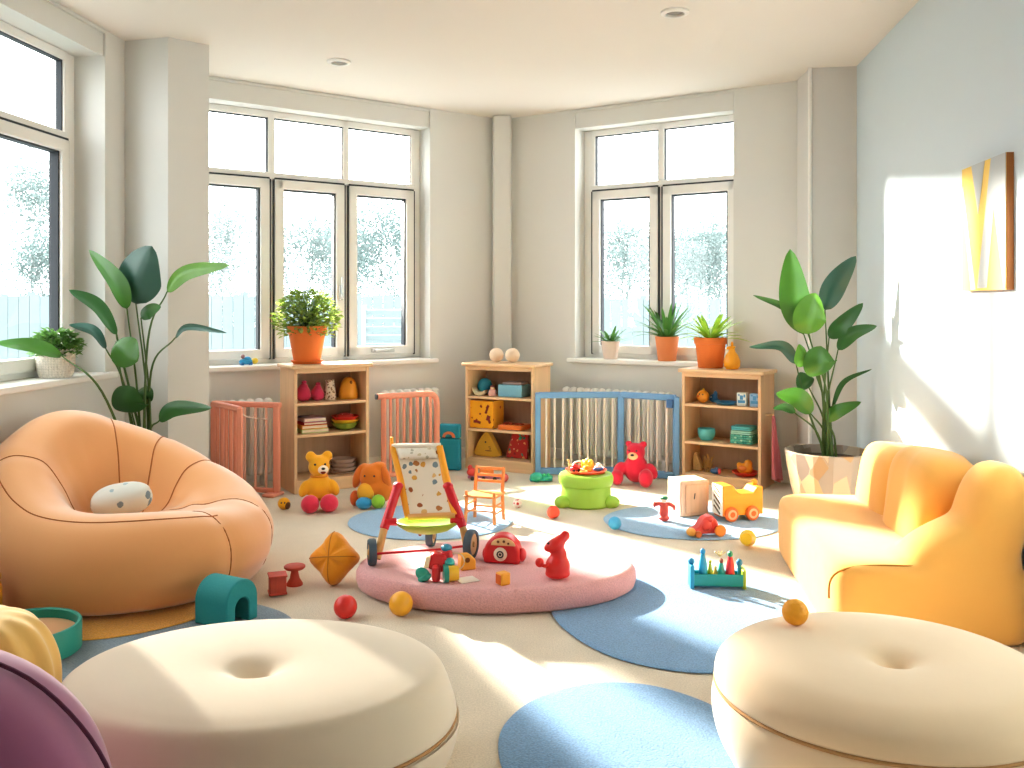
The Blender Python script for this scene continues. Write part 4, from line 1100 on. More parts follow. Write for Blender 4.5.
E('body', mat('glossy red', '#d92a26', .35, .03, spec=.5), t, [((.0, 0, .05), (.052, .045, .055)), ((0, 0, .02), (.054, .046, .022)), ((.005, 0, .095), (.034, .032, .04)), ((-.01, 0, .138), (.042, .034, .03), (0, -.35, 0)), ((-.038, 0, .126), (.02, .018, .018)), ((.012, .005, .158), (.035, .022, .022), (0, -.5, 0)), ((.033, .01, .175), (.021, .016, .022))], remesh=.006, rsm=5)
b = MB(); b.tube(bez([(-.035, -.02, .07), (-.05, -.025, .058), (-.068, -.025, .062)], 5), [.008] * 10 + [.012], 8); b.ell((-.076, -.025, .072), (.018, .014, .02)); b.build('arm', mat('glossy red', '#d92a26'), t)
E('eye', M_gasket, t, [((-.04, -.018, .15), .0055)])
X, Y = fl(503, 586, MZ); t = thing('toy_block', 'tiny orange and yellow cube on the pink mat', 'toy block', (X, Y + .02, MZ), .6)
B('cube', pl('#f0a62a'), t, [((0, 0, .026), (.046, .046, .05))], .006); B('cube_side', pl('#e06a26'), t, [((-.0235, 0, .026), (.003, .036, .038))], .001)
X, Y = fl(466.5, 571, MZ); t = thing('toy_cheese', 'yellow toy wedge with a round hole on the pink mat', 'toy block', (X, Y + .03, MZ), .4)
b = MB(); b.prism([(-.034, 0), (.034, 0), (.034, .042), (.01, .066), (-.034, .068)], .05, Matrix.Translation((0, .025, 0)) @ Matrix.Rotation(PI / 2, 4, 'X')); b.build('wedge', pl('#eaa936'), t, bevel=.006)
b = MB(); b.cyl((-.006, -.0262, .045), (-.006, -.022, .045), .011); b.build('hole', mat('brown hole', '#7d4d20', .8), t)
X, Y = fl(437, 583, MZ); t = thing('toy_robot', 'red, teal and yellow chunky toy figure lying on the pink mat', 'toy', (X, Y + .05, MZ))
B('torso', mred, t, [((0, 0, .075), (.07, .06, .07), (0, .25, 0)), ((.035, .01, .1), (.05, .05, .045), (0, -.3, 0)), ((-.005, -.03, .035), (.035, .04, .07))], .012)
E('head', pl('#2a7f9c'), t, [((.035, .01, .128), (.024, .024, .016))])
B('arm', mat('cream plastic', '#f0dcb4', .5), t, [((-.042, -.012, .078), (.02, .04, .05), (0, .2, 0))], .006)
E('wing', pl('#2f9e8b'), t, [((-.06, -.03, .03), (.034, .016, .026), (0, .7, 0)), ((-.052, -.035, .018), (.03, .016, .016), (0, -.4, 0))])
b = MB(); b.cyl((.045, -.04, .036), (.085, -.03, .036), .034, .03); b.build('drum', pl('#e5b62f'), t); b = MB(); b.cyl((.026, -.044, .036), (.045, -.04, .036), .037); b.build('drum_rim', pl('#2a9080'), t)
E('ball_joint', pl('#2f9e9a'), t, [((.05, -.02, .075), (.022, .022, .02))])
b = MB(); b.loop([(.075 + .035 * math.cos(k * PI / 10), .0, .075 + .035 * math.sin(k * PI / 10)) for k in range(20)], .0025, 5); b.build('wire_hoop', pl('#d9c9b4'), t)
X, Y = fl(467, 580, MZ); b = MB(); b.box((0, 0, .001), (.085, .075, .002), (0, 0, .5)); o = b.build('white_square', mat('matte flat white', '#f7efe9', .8), None, (X, Y, MZ + .0005), smooth=False); tag(o, 'small thin white square lying flat on the pink mat', 'card')  # thin white square lying flat on the mat

# ---- left foreground floor toys
X, Y = fl(331, 589)
t = thing('star_cushion', 'mustard yellow star-shaped cushion leaning on the carpet left of the pink mat', 'cushion', (X, Y + .07, .002), .3)
b = MB()
N = 128
def star(i, j):
    a = 2 * PI * i / N; v = j / 20 * PI; c4 = math.cos(4 * a)
    R = .096 * (1 + .20 * max(0, c4) ** 1.5 - .1 * max(0, -c4)); th = .055 if v < PI / 2 else .075
    r = R * math.sin(v) ** .62; z = th * math.copysign(abs(math.cos(v)) ** .8, math.cos(v))
    if v < PI / 2: z *= 1 - .3 * max(0, -c4) * (r / R)
    return (r * math.cos(a), r * math.sin(a), z)
b.grid(star, N, 21, wu=True)
mm = Euler((1.2, .0, -.62)).to_matrix() @ Euler((0, 0, .12)).to_matrix()
zmin = min((mm @ v.co).z for v in b.bm.verts)
for v in b.bm.verts: v.co = mm @ v.co - Vector((0, 0, zmin))
b.build('cushion_body', fab('#e5972b'), t, weld=True, ang=180)
b = MB()
for k in range(4):
    P_ = [mm @ (Vector(star(round(k * N / 4), j)) * 1.004) - Vector((0, 0, zmin)) for j in range(0, 10)]
    b.tube(P_, .0025, 5)
b.build('seam', fab('#b8721c'), t)
X, Y = fl(219, 628, .01); t = thing('arch_block', 'teal foam arch block on the grey-blue rug beside the bean bag chair', 'arch block', (X, Y + .09, .0085), math.radians(62))
R = .083; ri = .036; hgt = .172; leg = hgt - R
o_ = [(-R, 0)] + [(R * math.cos(PI - PI * k / 24), leg + R * math.sin(PI * k / 24)) for k in range(25)] + [(R, 0), (ri, 0)] + [(ri * math.cos(PI * k / 16), leg * .72 + ri * math.sin(PI * k / 16)) for k in range(17)] + [(-ri, 0)]
b = MB(); b.prism(o_, .17, Matrix.Translation((0, .085, 0)) @ Matrix.Rotation(PI / 2, 4, 'X')); b.build('arch', mat('teal foam', '#2c8f92', .75, .05, 8, .1, 80), t, bevel=.006)
X, Y = fl(275, 598); t = thing('toy_crate', 'small red wooden cube on the carpet edge of the grey-blue rug', 'toy block', (X, Y + .04, .0085), .35)
mrd = wood('red stained wood', '#c4503f', .85, 2, .6)
B('cube', mrd, t, [((0, 0, .04), (.07, .07, .078))], .005); B('trim', mrd, t, [((0, 0, .079), (.078, .078, .008)), ((0, 0, .004), (.076, .076, .008))], .002)
X, Y = fl(293, 587); t = thing('toy_table', 'tiny red pedestal table beside the small red cube', 'toy table', (X, Y + .03, 0))
LA('pedestal', mrd, t, [(0, 0), (.036, 0), (.036, .008), (.022, .03), (.016, .06), (.022, .073), (0, .073)], 24); LA('table_top', mrd, t, [(0, .072), (.04, .072), (.047, .079), (.047, .085), (.043, .088), (0, .088)], 28)
t = thing('storage_jar', 'ochre yellow jar at the left picture edge in front of the bean bag chair', 'jar', (-2.02, 3.44, .0135))
mj = mat('ochre glaze', '#d9962c', .4, .05); LA('jar_body', mj, t, [(0, 0), (.055, 0), (.062, .008), (.064, .05), (.063, .15), (.056, .175), (.05, .182), (0, .182)], 32); LA('lid', mj, t, [(0, .182), (.058, .182), (.06, .187), (.06, .2), (.055, .206), (0, .208)], 32)
t = thing('toy_tray', 'round teal rimmed tray with a tan inside on the floor at left', 'tray', (-1.735, 3.2, .0137))
LA('rim', mat('teal enamel', '#2f9788', .45, .05), t, [(.165, .004), (.18, .0), (.187, .004), (.187, .096), (.184, .1), (.176, .1), (.172, .096), (.172, .05)], 64)
LA('base', mat('tan felt', '#d8a67c', .9, .05, 10, .2, 120), t, [(0, .0), (.178, .0), (.176, .062), (.17, .066), (0, .066)], 48)
# yellow and purple cushions in the near corner
my2 = mat('butter yellow velvet', '#e7bd6a', .85, .05, 4, .15, 10, sheen=.4)
b = MB()
b.lathe([(max(0, p.x), max(0, p.y)) for p in bez([(r, z, 0) for r, z in [(0, 0), (.5, 0), (.8, .03), (.96, .12), (1, .22), (.95, .3), (.8, .37), (.55, .405), (.25, .41), (0, .405)]], 5)], 120, fn=lambda a, r, z: (r * .25 * (1 + .03 * math.cos(14 * a)), r * .22 * (1 + .03 * math.cos(14 * a)), z))
tag(b.build('floor_cushion', my2, None, (-1.49, 2.42, .0), ang=180, weld=True), 'butter yellow ribbed floor cushion behind the purple one at left', 'cushion')
mp_ = mat('plum velvet', '#9c5c80', .85, .06, 3, .2, 8, sheen=.5)
t = thing('floor_cushion', 'plum purple velvet cushion in the bottom left corner', 'cushion', (-1.25, 1.66, 0))
b = MB()
def pc(a, r, z):
    k = 1 + .018 * math.cos(7 * a + z * 5) ; return (r * .52 * k, r * .31 * k, z)
b.lathe([(max(0, p.x), max(0, p.y)) for p in bez([(r, z, 0) for r, z in [(0, 0), (.6, 0), (.88, .04), (.99, .15), (1, .25), (.95, .36), (.84, .46), (.66, .55), (.42, .605), (.2, .625), (0, .63)]], 5)], 120, fn=pc)
for v in b.bm.verts: v.co += Vector((1, 0, 0)) * .006 * noise.noise(v.co * 5)
b.build('cover', mp_, t, ang=180, weld=True)
b = MB()
for a in (-.55, -1.1, -1.75, .1):
    P_ = [Vector((math.cos(a) * x * .522, math.sin(a) * x * .312, z + .002)) for x, z in ((.99, .15), (1.0, .25), (.96, .36), (.85, .46), (.67, .55), (.43, .605), (.2, .627))]
    b.tube(bez(P_, 4), .004, 6)
b.build('seam', mat('plum seam', '#5e3048', .9), t)

# ------------------------------------------------------------------ things on the bookcases
def tg(sh, u, y, lev, name, label, cat, rz=0, group=None): return thing(name, label, cat, sh.Q(u, y, lev), sh.ang + rz, group)
# left bookcase
mpk = fab('#c83a5c')
for u, rz, lb, sz in ((303, 0, 'leftmost crumpled pink plush pouch on the top shelf of the left bookcase', .92), (317, 0, 'second pink plush pouch on the top shelf of the left bookcase, nearer the patterned one', .8)):
    t = tg(S1, u, .13, 2, 'plush_pouch', lb, 'soft toy', rz, 'pink plush pouches')
    E('pouch', mpk, t, [((0, 0, .055 * sz), (.058 * sz, .05, .058 * sz)), ((.005, 0, .105 * sz), (.032 * sz, .03, .03 * sz)), ((.02 * sz, -.02, .035), (.028, .03, .033))], remesh=.006, rsm=4); E('knot', mpk, t, [((.008, 0, .138 * sz), (.018, .016, .014))])
t = tg(S1, 330, .12, 2, 'fabric_sack', 'small brown and white patterned sack on the top shelf of the left bookcase', 'sack')
b = MB(); b.lathe([(0, 0), (.04, 0), (.044, .02), (.036, .08), (.028, .12), (.034, .135), (.028, .136), (.02, .12), (0, .118)], 24); b.build('sack', spots('patterned sacking', '#d9c7b2', ['#8f6e57', '#a88369', '#7c5a48'], 60, .4, keep=.8), t)
t = tg(S1, 348.5, .13, 2, 'toy_egg', 'orange egg-shaped toy house on the top shelf of the left bookcase', 'toy')
LA('shell', mat('amber plastic', '#e0962a', .4, .05), t, [(0, 0), (.06, 0), (.066, .01), (.064, .06), (.052, .11), (.034, .138), (.015, .149), (0, .151)], 32)
E('hole', mat('brown hole', '#7d4d20'), t, [((0, -.047, .115), (.01, .01, .013))])
cols = [('#bfd08c', 'pale green'), ('#e59a3c', 'orange'), ('#b8323a', 'dark red'), ('#b99aa6', 'mauve')]
z = 0
for k, (c, nm) in enumerate(cols):
    x, y, zz = S1.Q(311, .14, 1); th = (.026, .026, .02, .026)[k]
    t = thing('picture_book', '%s book in the stack on the middle shelf of the left bookcase' % nm, 'book', (x, y, zz + z), S1.ang + (.02, -.03, .03, 0)[k], 'stacked picture books')
    w_ = .19 - .012 * k
    B('cover', mat('book ' + c, c, .6), t, [((0, 0, .002), (w_, .17, .004)), ((0, 0, th - .002), (w_, .17, .004)), ((-w_ / 2 + .002, 0, th / 2), (.004, .17, th))], .001); B('pages', mat('paper', '#efe3cd', .9), t, [((.002, 0, th / 2), (w_ - .008, .162, th - .009))], 0)
    z += th + .0006
z = 0
for k, (c, nm) in enumerate([('#8aa03c', 'green'), ('#eac23c', 'yellow'), ('#d9342e', 'red')]):
    x, y, zz = S1.Q(345, .14, 1)
    t = thing('toy_bowl', '%s bowl in the nested stack on the middle shelf of the left bookcase' % nm, 'bowl', (x, y, zz + z), S1.ang, 'nested coloured bowls')
    LA('bowl', pl(c), t, [(0, 0), (.05, 0), (.06, .006), (.094, .042), (.097, .046), (.093, .047), (.086, .042), (.054, .011), (0, .009)], 40)
    z += .0225
x, y, zz = S1.Q(345, .14, 1); t = thing('toy_fruit_slice', 'red fruit slice lying in the red bowl on the left bookcase', 'toy', (x, y, zz + z - .0), S1.ang)
E('slice', pl('#c8322e'), t, [((0, 0, .022), (.062, .055, .022))]); E('seed', pl('#f0d8c0'), t, [((-.03 + .02 * i, -.03, .037), (.004, .004, .003)) for i in range(4)])
z = 0
for k, (r, th) in enumerate([(.105, .014), (.095, .028), (.092, .028), (.088, .028)]):
    x, y, zz = S1.Q(343, .15, 0)
    t = thing('toy_plate' if k == 0 else 'toy_dish', ('wide grey plate under the stacked dishes on the lowest shelf of the left bookcase' if k == 0 else '%s grey-pink dish of the stack on the lowest shelf of the left bookcase' % ('lowest', 'middle', 'topmost')[k - 1]), 'dish', (x, y, zz + z), S1.ang, 'stacked grey dishes')
    LA('dish', mat('grey pink ceramic', '#b7a195', .6, .04), t, [(0, 0), (r * .78, 0), (r * .82, .003), (r * .98, th - .004), (r, th), (r * .95, th + .001), (r * .8, .007), (0, .006)], 40); z += th * .97 + .0005
# corner bookcase
for u, lb in ((496.5, 'left one of two cream balls on the corner bookcase'), (512.5, 'right one of two cream balls on the corner bookcase')):
    x, y, z = S2.Q(u, .13, 't'); b = MB(); b.ell((0, 0, 0), .055, 28, 18); tag(b.build('ball', mat('cream felt', '#ecd5bb', .9, .06, 20, .2, 90), None, (x, y, z + .055)), lb, 'ball', 'cream balls on the corner bookcase')
t = tg(S2, 480, .07, 2, 'toy_boat', 'cream half-moon toy boat on the top shelf of the corner bookcase', 'toy')
b = MB(); MX = Matrix.Translation((0, .03, 0)) @ Matrix.Rotation(PI / 2, 4, 'X')
b.prism([(-.058, .062), (-.05, .03), (-.03, .006), (0, 0), (.03, .004), (.05, .02), (.056, .045), (.03, .03), (0, .026), (-.03, .034)], .06, MX); b.build('hull', pl('#e5dcb8'), t, bevel=.005)
x, y, z = S2.Q(485, .165, 2); b = MB(); b.ell((0, 0, 0), (.058, .055, .062), 28, 18); tag(b.build('ball', pl('#2b93b3'), None, (x, y, z + .063)), 'blue ball resting behind the cream toy boat on the corner bookcase', 'ball')
t = tg(S2, 492.5, .07, 2, 'toy_doll', 'tiny pink and brown doll beside the toy boat on the corner bookcase', 'toy')
LA('body', pl('#d9a9a0'), t, [(0, 0), (.03, 0), (.034, .012), (.03, .04), (.02, .05), (0, .052)], 20); E('head', pl('#ecc9a6'), t, [((0, 0, .062), .018)]); E('hair', mat('brown hair', '#6a3a3a', .8), t, [((0, .003, .07), (.02, .02, .014))])
t = tg(S2, 514.5, .13, 2, 'storage_box', 'pale blue box with a folded cloth on top in the corner bookcase', 'box')
B('box', mat('pale blue card', '#7db4cc', .7), t, [((0, 0, .045), (.2, .16, .09))], .004); B('lid_cloth', mat('grey pink cloth', '#a89a98', .9), t, [((.01, 0, .1), (.16, .13, .018))], .006)
t = tg(S2, 487, .12, 1, 'storage_box', 'square yellow box with dark red drawings in the corner bookcase', 'box', 0)
B('box', spots('yellow box print', '#e8a324', ['#8c2f1c', '#a84a1c', '#c2661c'], 26, .3, keep=.45, bump=0), t, [((0, 0, .105), (.2, .18, .208))], .004)
mdk = mat('dark red print', '#7c2a1e', .7)
for (x, z), (w, h), r in (((.055, .165), (.02, .03), .5), ((.045, .135), (.018, .04), .4), ((.06, .08), (.03, .04), .3), ((-.05, .05), (.035, .02), 0), ((-.02, .045), (.03, .02), .3), ((-.01, .11), (.014, .014), 0), ((.07, .055), (.02, .03), -.4)): B('printed_mark', mdk, t, [((x, -.0908, z), (w, .0015, h), (0, r, 0))], 0)
t = tg(S2, 515, .12, 1, 'toy_tray', 'flat orange tray of puzzle pieces in the corner bookcase', 'tray')
B('tray', pl('#d9742e'), t, [((0, 0, .018), (.2, .18, .035))], .006)
for k in range(4): B('puzzle_piece', mat('dark puzzle piece', '#8a3a20', .6), t, [((-.06 + k * .042, -.03, .042), (.03, .05, .014), (0, 0, k * .3))], .003)
t = tg(S2, 488, .12, 0, 'toy_cushion', 'ochre rounded triangle toy with a face on the lowest shelf of the corner bookcase', 'toy', 0)
b = MB(); tri = bez([(-.105, .03, 0), (-.07, .11, 0), (-.02, .185, 0), (.012, .19, 0), (.06, .12, 0), (.105, .03, 0), (.09, .004, 0), (0, 0, 0), (-.09, .004, 0), (-.105, .03, 0)], 5)[:-1]
b.prism([(p.x * 1.03, p.y * .96) for p in tri], .06, Matrix.Translation((0, .03, 0)) @ Matrix.Rotation(PI / 2, 4, 'X')); b.build('wedge', fab('#cfa03a'), t, bevel=.012, bseg=3)
E('eye', M_gasket, t, [((-.005, -.031, .11), .007), ((.035, -.031, .06), .005)]); E('mouth', mat('brown mark', '#6a3a22'), t, [((.02, -.031, .045), (.03, .003, .004)), ((.03, -.031, .075), (.012, .003, .003))])
t = tg(S2, 517.5, .13, 0, 'picture_book', 'red patterned board book leaning in the lowest shelf of the corner bookcase', 'book', 0)
mbk = spots('book cover print', '#b3322f', ['#2f6e5e', '#d9a06a', '#e8c9b0', '#7c2030', '#3f8a78'], 34, .4, keep=.75, bump=0)
b = MB(); b.prism([(-.085, 0), (.09, 0), (.088, .19), (-.045, .19)], .02, Matrix.Translation((0, .0, .0)) @ Matrix.Rotation(PI / 2 - .14, 4, 'X')); b.build('cover', mbk, t, bevel=.002)
b = MB()
for p, q in (((-.085, .004), (-.045, .188)), ((-.045, .188), (.088, .188)), ((.088, .188), (.09, .004))):
    b.tube([Matrix.Rotation(PI / 2 - .14, 4, 'X') @ Vector((p[0], p[1], .021)), Matrix.Rotation(PI / 2 - .14, 4, 'X') @ Vector((q[0], q[1], .021))], .004, 6)
b.build('cover_border', pl('#9c2a2c'), t)
# right bookcase
t = tg(S3, 703, .1, 2, 'toy_chick', 'round orange toy bird on the top shelf of the right bookcase', 'toy')
E('body', pl('#e99a2c'), t, [((0, 0, .045), .045)]); E('beak', pl('#d9641e'), t, [((-.02, -.042, .05), (.01, .014, .007))]); E('eye', M_gasket, t, [((-.012, -.04, .064), .005), ((.014, -.041, .062), .005)]); E('tuft', pl('#e9b02c'), t, [((.005, 0, .092), (.008, .008, .012))])
t = tg(S3, 713.5, .16, 2, 'toy_whale', 'small dark blue toy animal beside the orange bird on the right bookcase', 'toy')
E('body', pl('#2f6c9c'), t, [((0, 0, .03), (.03, .028, .03)), ((.015, 0, .055), (.014, .016, .03)), ((.022, 0, .014), (.03, .02, .014))], remesh=.004, rsm=3); E('eye', pl('#f2eee6'), t, [((-.008, -.026, .04), .005)])
t = tg(S3, 726, .09, 2, 'toy_dish', 'flat blue dish on the top shelf of the right bookcase', 'dish'); LA('dish', pl('#3a86b8'), t, [(0, 0), (.06, 0), (.085, .018), (.082, .02), (.058, .006), (0, .006)], 32)
for u, lb, hh in ((742.5, 'pale blue printed carton, left of the pair on the right bookcase', .09), (755.5, 'blue and white printed carton, right of the pair on the right bookcase', .088)):
    t = tg(S3, u, .07, 2, 'toy_carton', lb, 'carton', .05, 'printed cartons on the right bookcase')
    B('carton', mat('carton card', '#dfe6e4', .6) if u < 750 else mat('carton blue card', '#8fb4d8', .6), t, [((0, 0, hh / 2), (.066, .05, hh))], .002)
    b = MB()
    for (x, z), (w, h) in (((0, .03), (.05, .02)), ((0, .058), (.022, .03)), ((-.018, .075), (.012, .01)), ((.02, .07), (.012, .02))): b.box((x, -.0258, z), (w, .001, h))
    b.build('carton_print', mat('carton print', '#4f8fbf', .6), t, smooth=False)
t = tg(S3, 706.5, .12, 1, 'toy_bowl', 'aqua bowl on the middle shelf of the right bookcase', 'bowl'); LA('bowl', pl('#58b4bc'), t, [(0, 0), (.04, 0), (.055, .02), (.062, .05), (.06, .08), (.056, .082), (.054, .05), (.036, .012), (0, .01)], 36)
z = 0; x, y, zz = S3.Q(744, .12, 1)
for k, (c, nm, th) in enumerate([('#2f8f86', 'dark teal', .034), ('#67b59a', 'sea green', .03), ('#9fd0c0', 'mint', .028), ('#5fb3b8', 'aqua', .028)]):
    t = thing('folded_towel', '%s folded cloth, %s in the stack on the right bookcase' % (nm, ('bottom', 'second from bottom', 'third from bottom', 'topmost')[k]), 'towel', (x, y, zz + z), S3.ang, 'folded cloths on the right bookcase')
    w_ = .17 - .006 * k
    m_ = spots('patterned towel', '#5fae9c', ['#2f8f86', '#a9d6c4', '#3f9f8a'], 50, .4, keep=.9) if k in (0, 1) else mat('towel ' + c, c, .95, .1, 30, .4, 150)
    b = MB()
    for q in range(2): b.ell((0, 0, th * (.26 + .47 * q)), (w_ / 2, .075, th * .25), 32, 10, sq=.35)
    b.build('fold', m_, t); z += th + .0005
t = tg(S3, 699, .14, 0, 'straw_brush', 'tall tan woven basket shell toy on the lowest shelf of the right bookcase', 'basket')
b = MB(); b.prism([(-.035, 0), (-.038, .08), (-.028, .125), (-.012, .13), (.0, .1), (.02, .05), (.028, 0)], .06, Matrix.Translation((0, .03, 0)) @ Matrix.Rotation(PI / 2, 4, 'X')); b.build('shell', woven('tan weave', '#cfa972', 110), t, bevel=.008)
t = tg(S3, 708, .12, 0, 'dried_grass', 'bundle of dry tan stalks on the lowest shelf of the right bookcase', 'dried grass')
b = MB(); R_ = random.Random(2)
for k in range(46):
    a = R_.uniform(-.8, .8); l = R_.uniform(.05, .125); b.tube([(R_.uniform(-.01, .01), R_.uniform(-.02, .02), 0), (a * .03, R_.uniform(-.02, .02), l * .6), (a * .055, R_.uniform(-.03, .03), l)], .0018, 4)
b.build('stalks', mat('dry straw', '#b98f52', .9), t); E('binding', mat('straw tie', '#9c7440'), t, [((0, 0, .016), (.018, .022, .016))])
t = tg(S3, 715, .06, 0, 'toy_plane', 'tiny dark blue and red toy on the lowest shelf of the right bookcase', 'toy')
E('body', pl('#27507c'), t, [((0, 0, .02), (.035, .018, .02)), ((.01, 0, .035), (.014, .012, .014))]); E('nose', pl('#d9514f'), t, [((.034, -.004, .024), (.012, .014, .02))])
t = tg(S3, 745, .12, 0, 'toy_plate', 'red plate on the lowest shelf of the right bookcase', 'plate'); LA('plate', pl('#cf3a24'), t, [(0, 0), (.06, 0), (.088, .022), (.092, .03), (.086, .03), (.058, .008), (0, .007)], 36)
x, y, zz = S3.Q(745, .12, 0, .011); t = thing('toy_bird', 'yellow-orange toy duck sitting on the red plate in the right bookcase', 'toy', (x, y, zz), S3.ang)
E('body', pl('#ec9f2e'), t, [((0, 0, .038), (.055, .045, .038)), ((.022, 0, .07), (.03, .028, .034)), ((-.04, 0, .06), (.02, .02, .02))], remesh=.006, rsm=4); E('wing', pl('#d9782a'), t, [((-.005, -.04, .045), (.03, .01, .02))])
t = tg(S3, 732, .13, 't', 'toy_vase', 'bright yellow-orange jug figurine beside the terracotta pot on the right bookcase', 'jug', 0)
b = MB(); b.lathe(bez([(0, 0, 0), (.04, 0, 0), (.055, .03, 0), (.055, .06, 0), (.04, .095, 0), (.02, .12, 0), (.018, .145, 0), (.027, .158, 0), (0, .158, 0)], 3) and [(0, 0), (.042, 0), (.056, .02), (.058, .055), (.044, .095), (.024, .122), (.019, .142), (.026, .156), (.02, .16), (0, .15)], 32); b.build('body', pl('#f2a524'), t)
E('spout', pl('#f2a524'), t, [((-.02, -.01, .146), (.018, .01, .012)), ((.0, 0, .172), (.01, .012, .02))])
# towel hanging on the side of the right bookcase
hx, hy = S3.w + .012, .1
t = thing('hanging_towel', 'pink towel hanging from a peg on the side of the right bookcase', 'towel', S3.P(hx, hy, .5), S3.ang)
b = MB()
def tw(i, j):
    s_ = j / 20; wdt = .018 + .08 * min(1, s_ * 1.6) ** .8; a = (i / 16 - .5) * 2
    return (.042 + .02 * math.sin(a * 6 + s_) * (.3 + .7 * s_) + .014 * s_, a * wdt + .03 * s_, -.43 * s_ - .03 * abs(a) * (1 - s_) - .03 * (1 if i > 8 else 0) * s_)
b.grid(tw, 17, 21); b.build('cloth', mat('pink towelling', '#d0707a', .95, .08, 20, .3, 150, sheen=.3), t, solid=.008, ang=180)
b = MB(); b.cyl((-.011, 0, 0), (.045, 0, .004), .007); b.build('peg', M_pine, t)
# toy on the left back sill
x = WB.su(246, .03); t = thing('toy_plane', 'tiny blue and yellow toy vehicle on the left back window sill', 'toy', (*WB.W(x, .03), Z0 + .0005), WB.ang)
E('body', pl('#2f9fd8'), t, [((0, 0, .026), (.05, .022, .022)), ((.01, 0, .045), (.026, .018, .016))]); E('nose', pl('#ecca3a'), t, [((.062, 0, .028), (.026, .02, .022))]); E('rider', pl('#8a6a74'), t, [((-.022, 0, .062), (.014, .014, .016))])
for x_ in (-.03, .03):
    b = MB(); b.cyl((x_, -.022, .011), (x_, .022, .011), .011); b.build('wheel', pl('#2a74b8'), t)
# ------------------------------------------------------------------ outdoors
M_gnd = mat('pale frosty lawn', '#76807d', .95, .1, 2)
b = MB(); b.b2((-40, 8.6, -.3), (30, 60, -.25)); b.b2((-40, -10, -.3), (-3.4, 8.6, -.25)); structure(b.build('ground', M_gnd, smooth=False))
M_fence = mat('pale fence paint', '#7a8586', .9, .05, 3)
def fence(label, a, c, h):
    a, c = Vector(a), Vector(c); d = c - a; ang = math.atan2(d.y, d.x); n = int(d.length / 2)
    t = thing('board_fence', label, 'fence', (a.x, a.y, -.25), ang, 'pale garden fences')
    b = MB(); k = int(d.length / .2)
    for i in range(k): b.b2((i * .2, -.012, .02), (i * .2 + .192, .012, h + .02 * math.sin(i * 2.3)))
    b.build('boards', M_fence, t, smooth=False)
    for i in range(n + 1):
        b = MB(); b.b2((i * 2 - .05, .012, 0), (i * 2 + .05, .1, h + .06)); b.build('post', M_fence, t, smooth=False)
    return t
fence('pale board fence outside the left back window', (-13, 16.8), (-.6, 16.8), 1.68)
fence('pale board fence outside the right back window', (.4, 16.4), (9.5, 16.4), 1.62)
Xs, Ys = at(390, 330, 15.5).x, 15.5
t = thing('louvred_screen', 'white louvred garden screen outside the right pane of the left back window', 'screen', (Xs, Ys, -.25))
for k in range(9):
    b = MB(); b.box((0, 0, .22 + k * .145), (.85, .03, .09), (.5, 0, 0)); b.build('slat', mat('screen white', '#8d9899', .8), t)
for x in (-.45, .45):
    b = MB(); b.b2((x - .04, -.04, 0), (x + .04, .04, 1.5)); b.build('post', mat('screen white', '#8d9899'), t)
def tree(label, u, Y, h, r, n, hexc, seed, lf=.06, low=.9):
    R = random.Random(seed); X = (u - CX) / F * Y
    t = thing('garden_tree', label, 'tree', (X, Y, -.25), 0, 'pale trees outside the windows')
    tr = MB(); tips = []
    def br(p, d, l, rad, lev):
        q = p + d * l; m_ = p.lerp(q, .5) + Vector((R.uniform(-1, 1), R.uniform(-1, 1), 0)) * l * .06
        tr.tube([p, m_, q], [rad, rad * .8, rad * .6], 5)
        if lev >= 4: tips.append(q); return
        if lev >= 2: tips.append(q)
        for k in range(3 if lev < 3 else 2):
            a = R.uniform(0, 2 * PI); sp = R.uniform(.35, .75)
            dd = (d + Vector((math.cos(a) * sp, math.sin(a) * sp, R.uniform(-.05, .3)))).normalized(); br(q, dd, l * R.uniform(.62, .8), rad * .6, lev + 1)
    br(Vector((0, 0, 0)), Vector((R.uniform(-.05, .05), 0, 1)), h * .3, .05, 0)
    k = h / max(p.z for p in tips)
    for v in tr.bm.verts: v.co.z *= k; v.co.x *= r / h * 2.2; v.co.y *= r / h * 2.2
    tr.build('branches', mat('pale bark', '#8d9290', .95, .1), t, ang=180)
    lv = MB()
    n = int(n * 4.2); k_ = Y / 20; h = 1.5 + (h - 1.5) * k_; r *= k_; lf *= k_
    for i in range(n):
        p = tips[i % len(tips)]; c = Vector((p.x * r / h * 2.2, p.y * r / h * 2.2, p.z * k)) + Vector((R.gauss(0, 1), R.gauss(0, 1), R.gauss(0, 1))) * r * .2
        if i % 3 == 0: c.z = R.uniform(.5, h * .6); c.x = R.gauss(0, r * .5); c.y = R.gauss(0, r * .4)
        a = R.uniform(0, 6.28); d = Vector((math.cos(a), math.sin(a) * .6, R.uniform(-.8, .8))).normalized() * lf * R.uniform(.5, 1.2); s = d.cross(Vector((R.uniform(-1, 1), 1, R.uniform(-1, 1)))).normalized() * d.length * .4
        lv.f([lv.v(q) for q in (c, c + d * .5 + s, c + d, c + d * .5 - s)])
    lv.build('foliage', leafmat('haze paled leaves ' + hexc, hexc, .3, .8), t, smooth=False)  # leaf colour paled to stand in for outdoor haze
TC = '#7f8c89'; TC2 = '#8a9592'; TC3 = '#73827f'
tree('thin pale bare tree outside the left pane of the left back window', 236, 21, 3.9, 1.3, 900, TC2, 1)
tree('small pale shrub tree at the left edge of the left back window', 205, 28.0, 3.0, 1.2, 900, TC, 2)
tree('pale tree outside the middle pane behind the terracotta pot', 300, 24.5, 3.6, 1.5, 1300, TC, 3)
tree('bushier grey-green tree outside between the middle and right panes', 345, 28.2, 3.5, 1.3, 1600, TC3, 4)
tree('leafy grey-green tree outside the right pane of the left back window', 396, 21.2, 3.7, 1.5, 1900, TC3, 5)
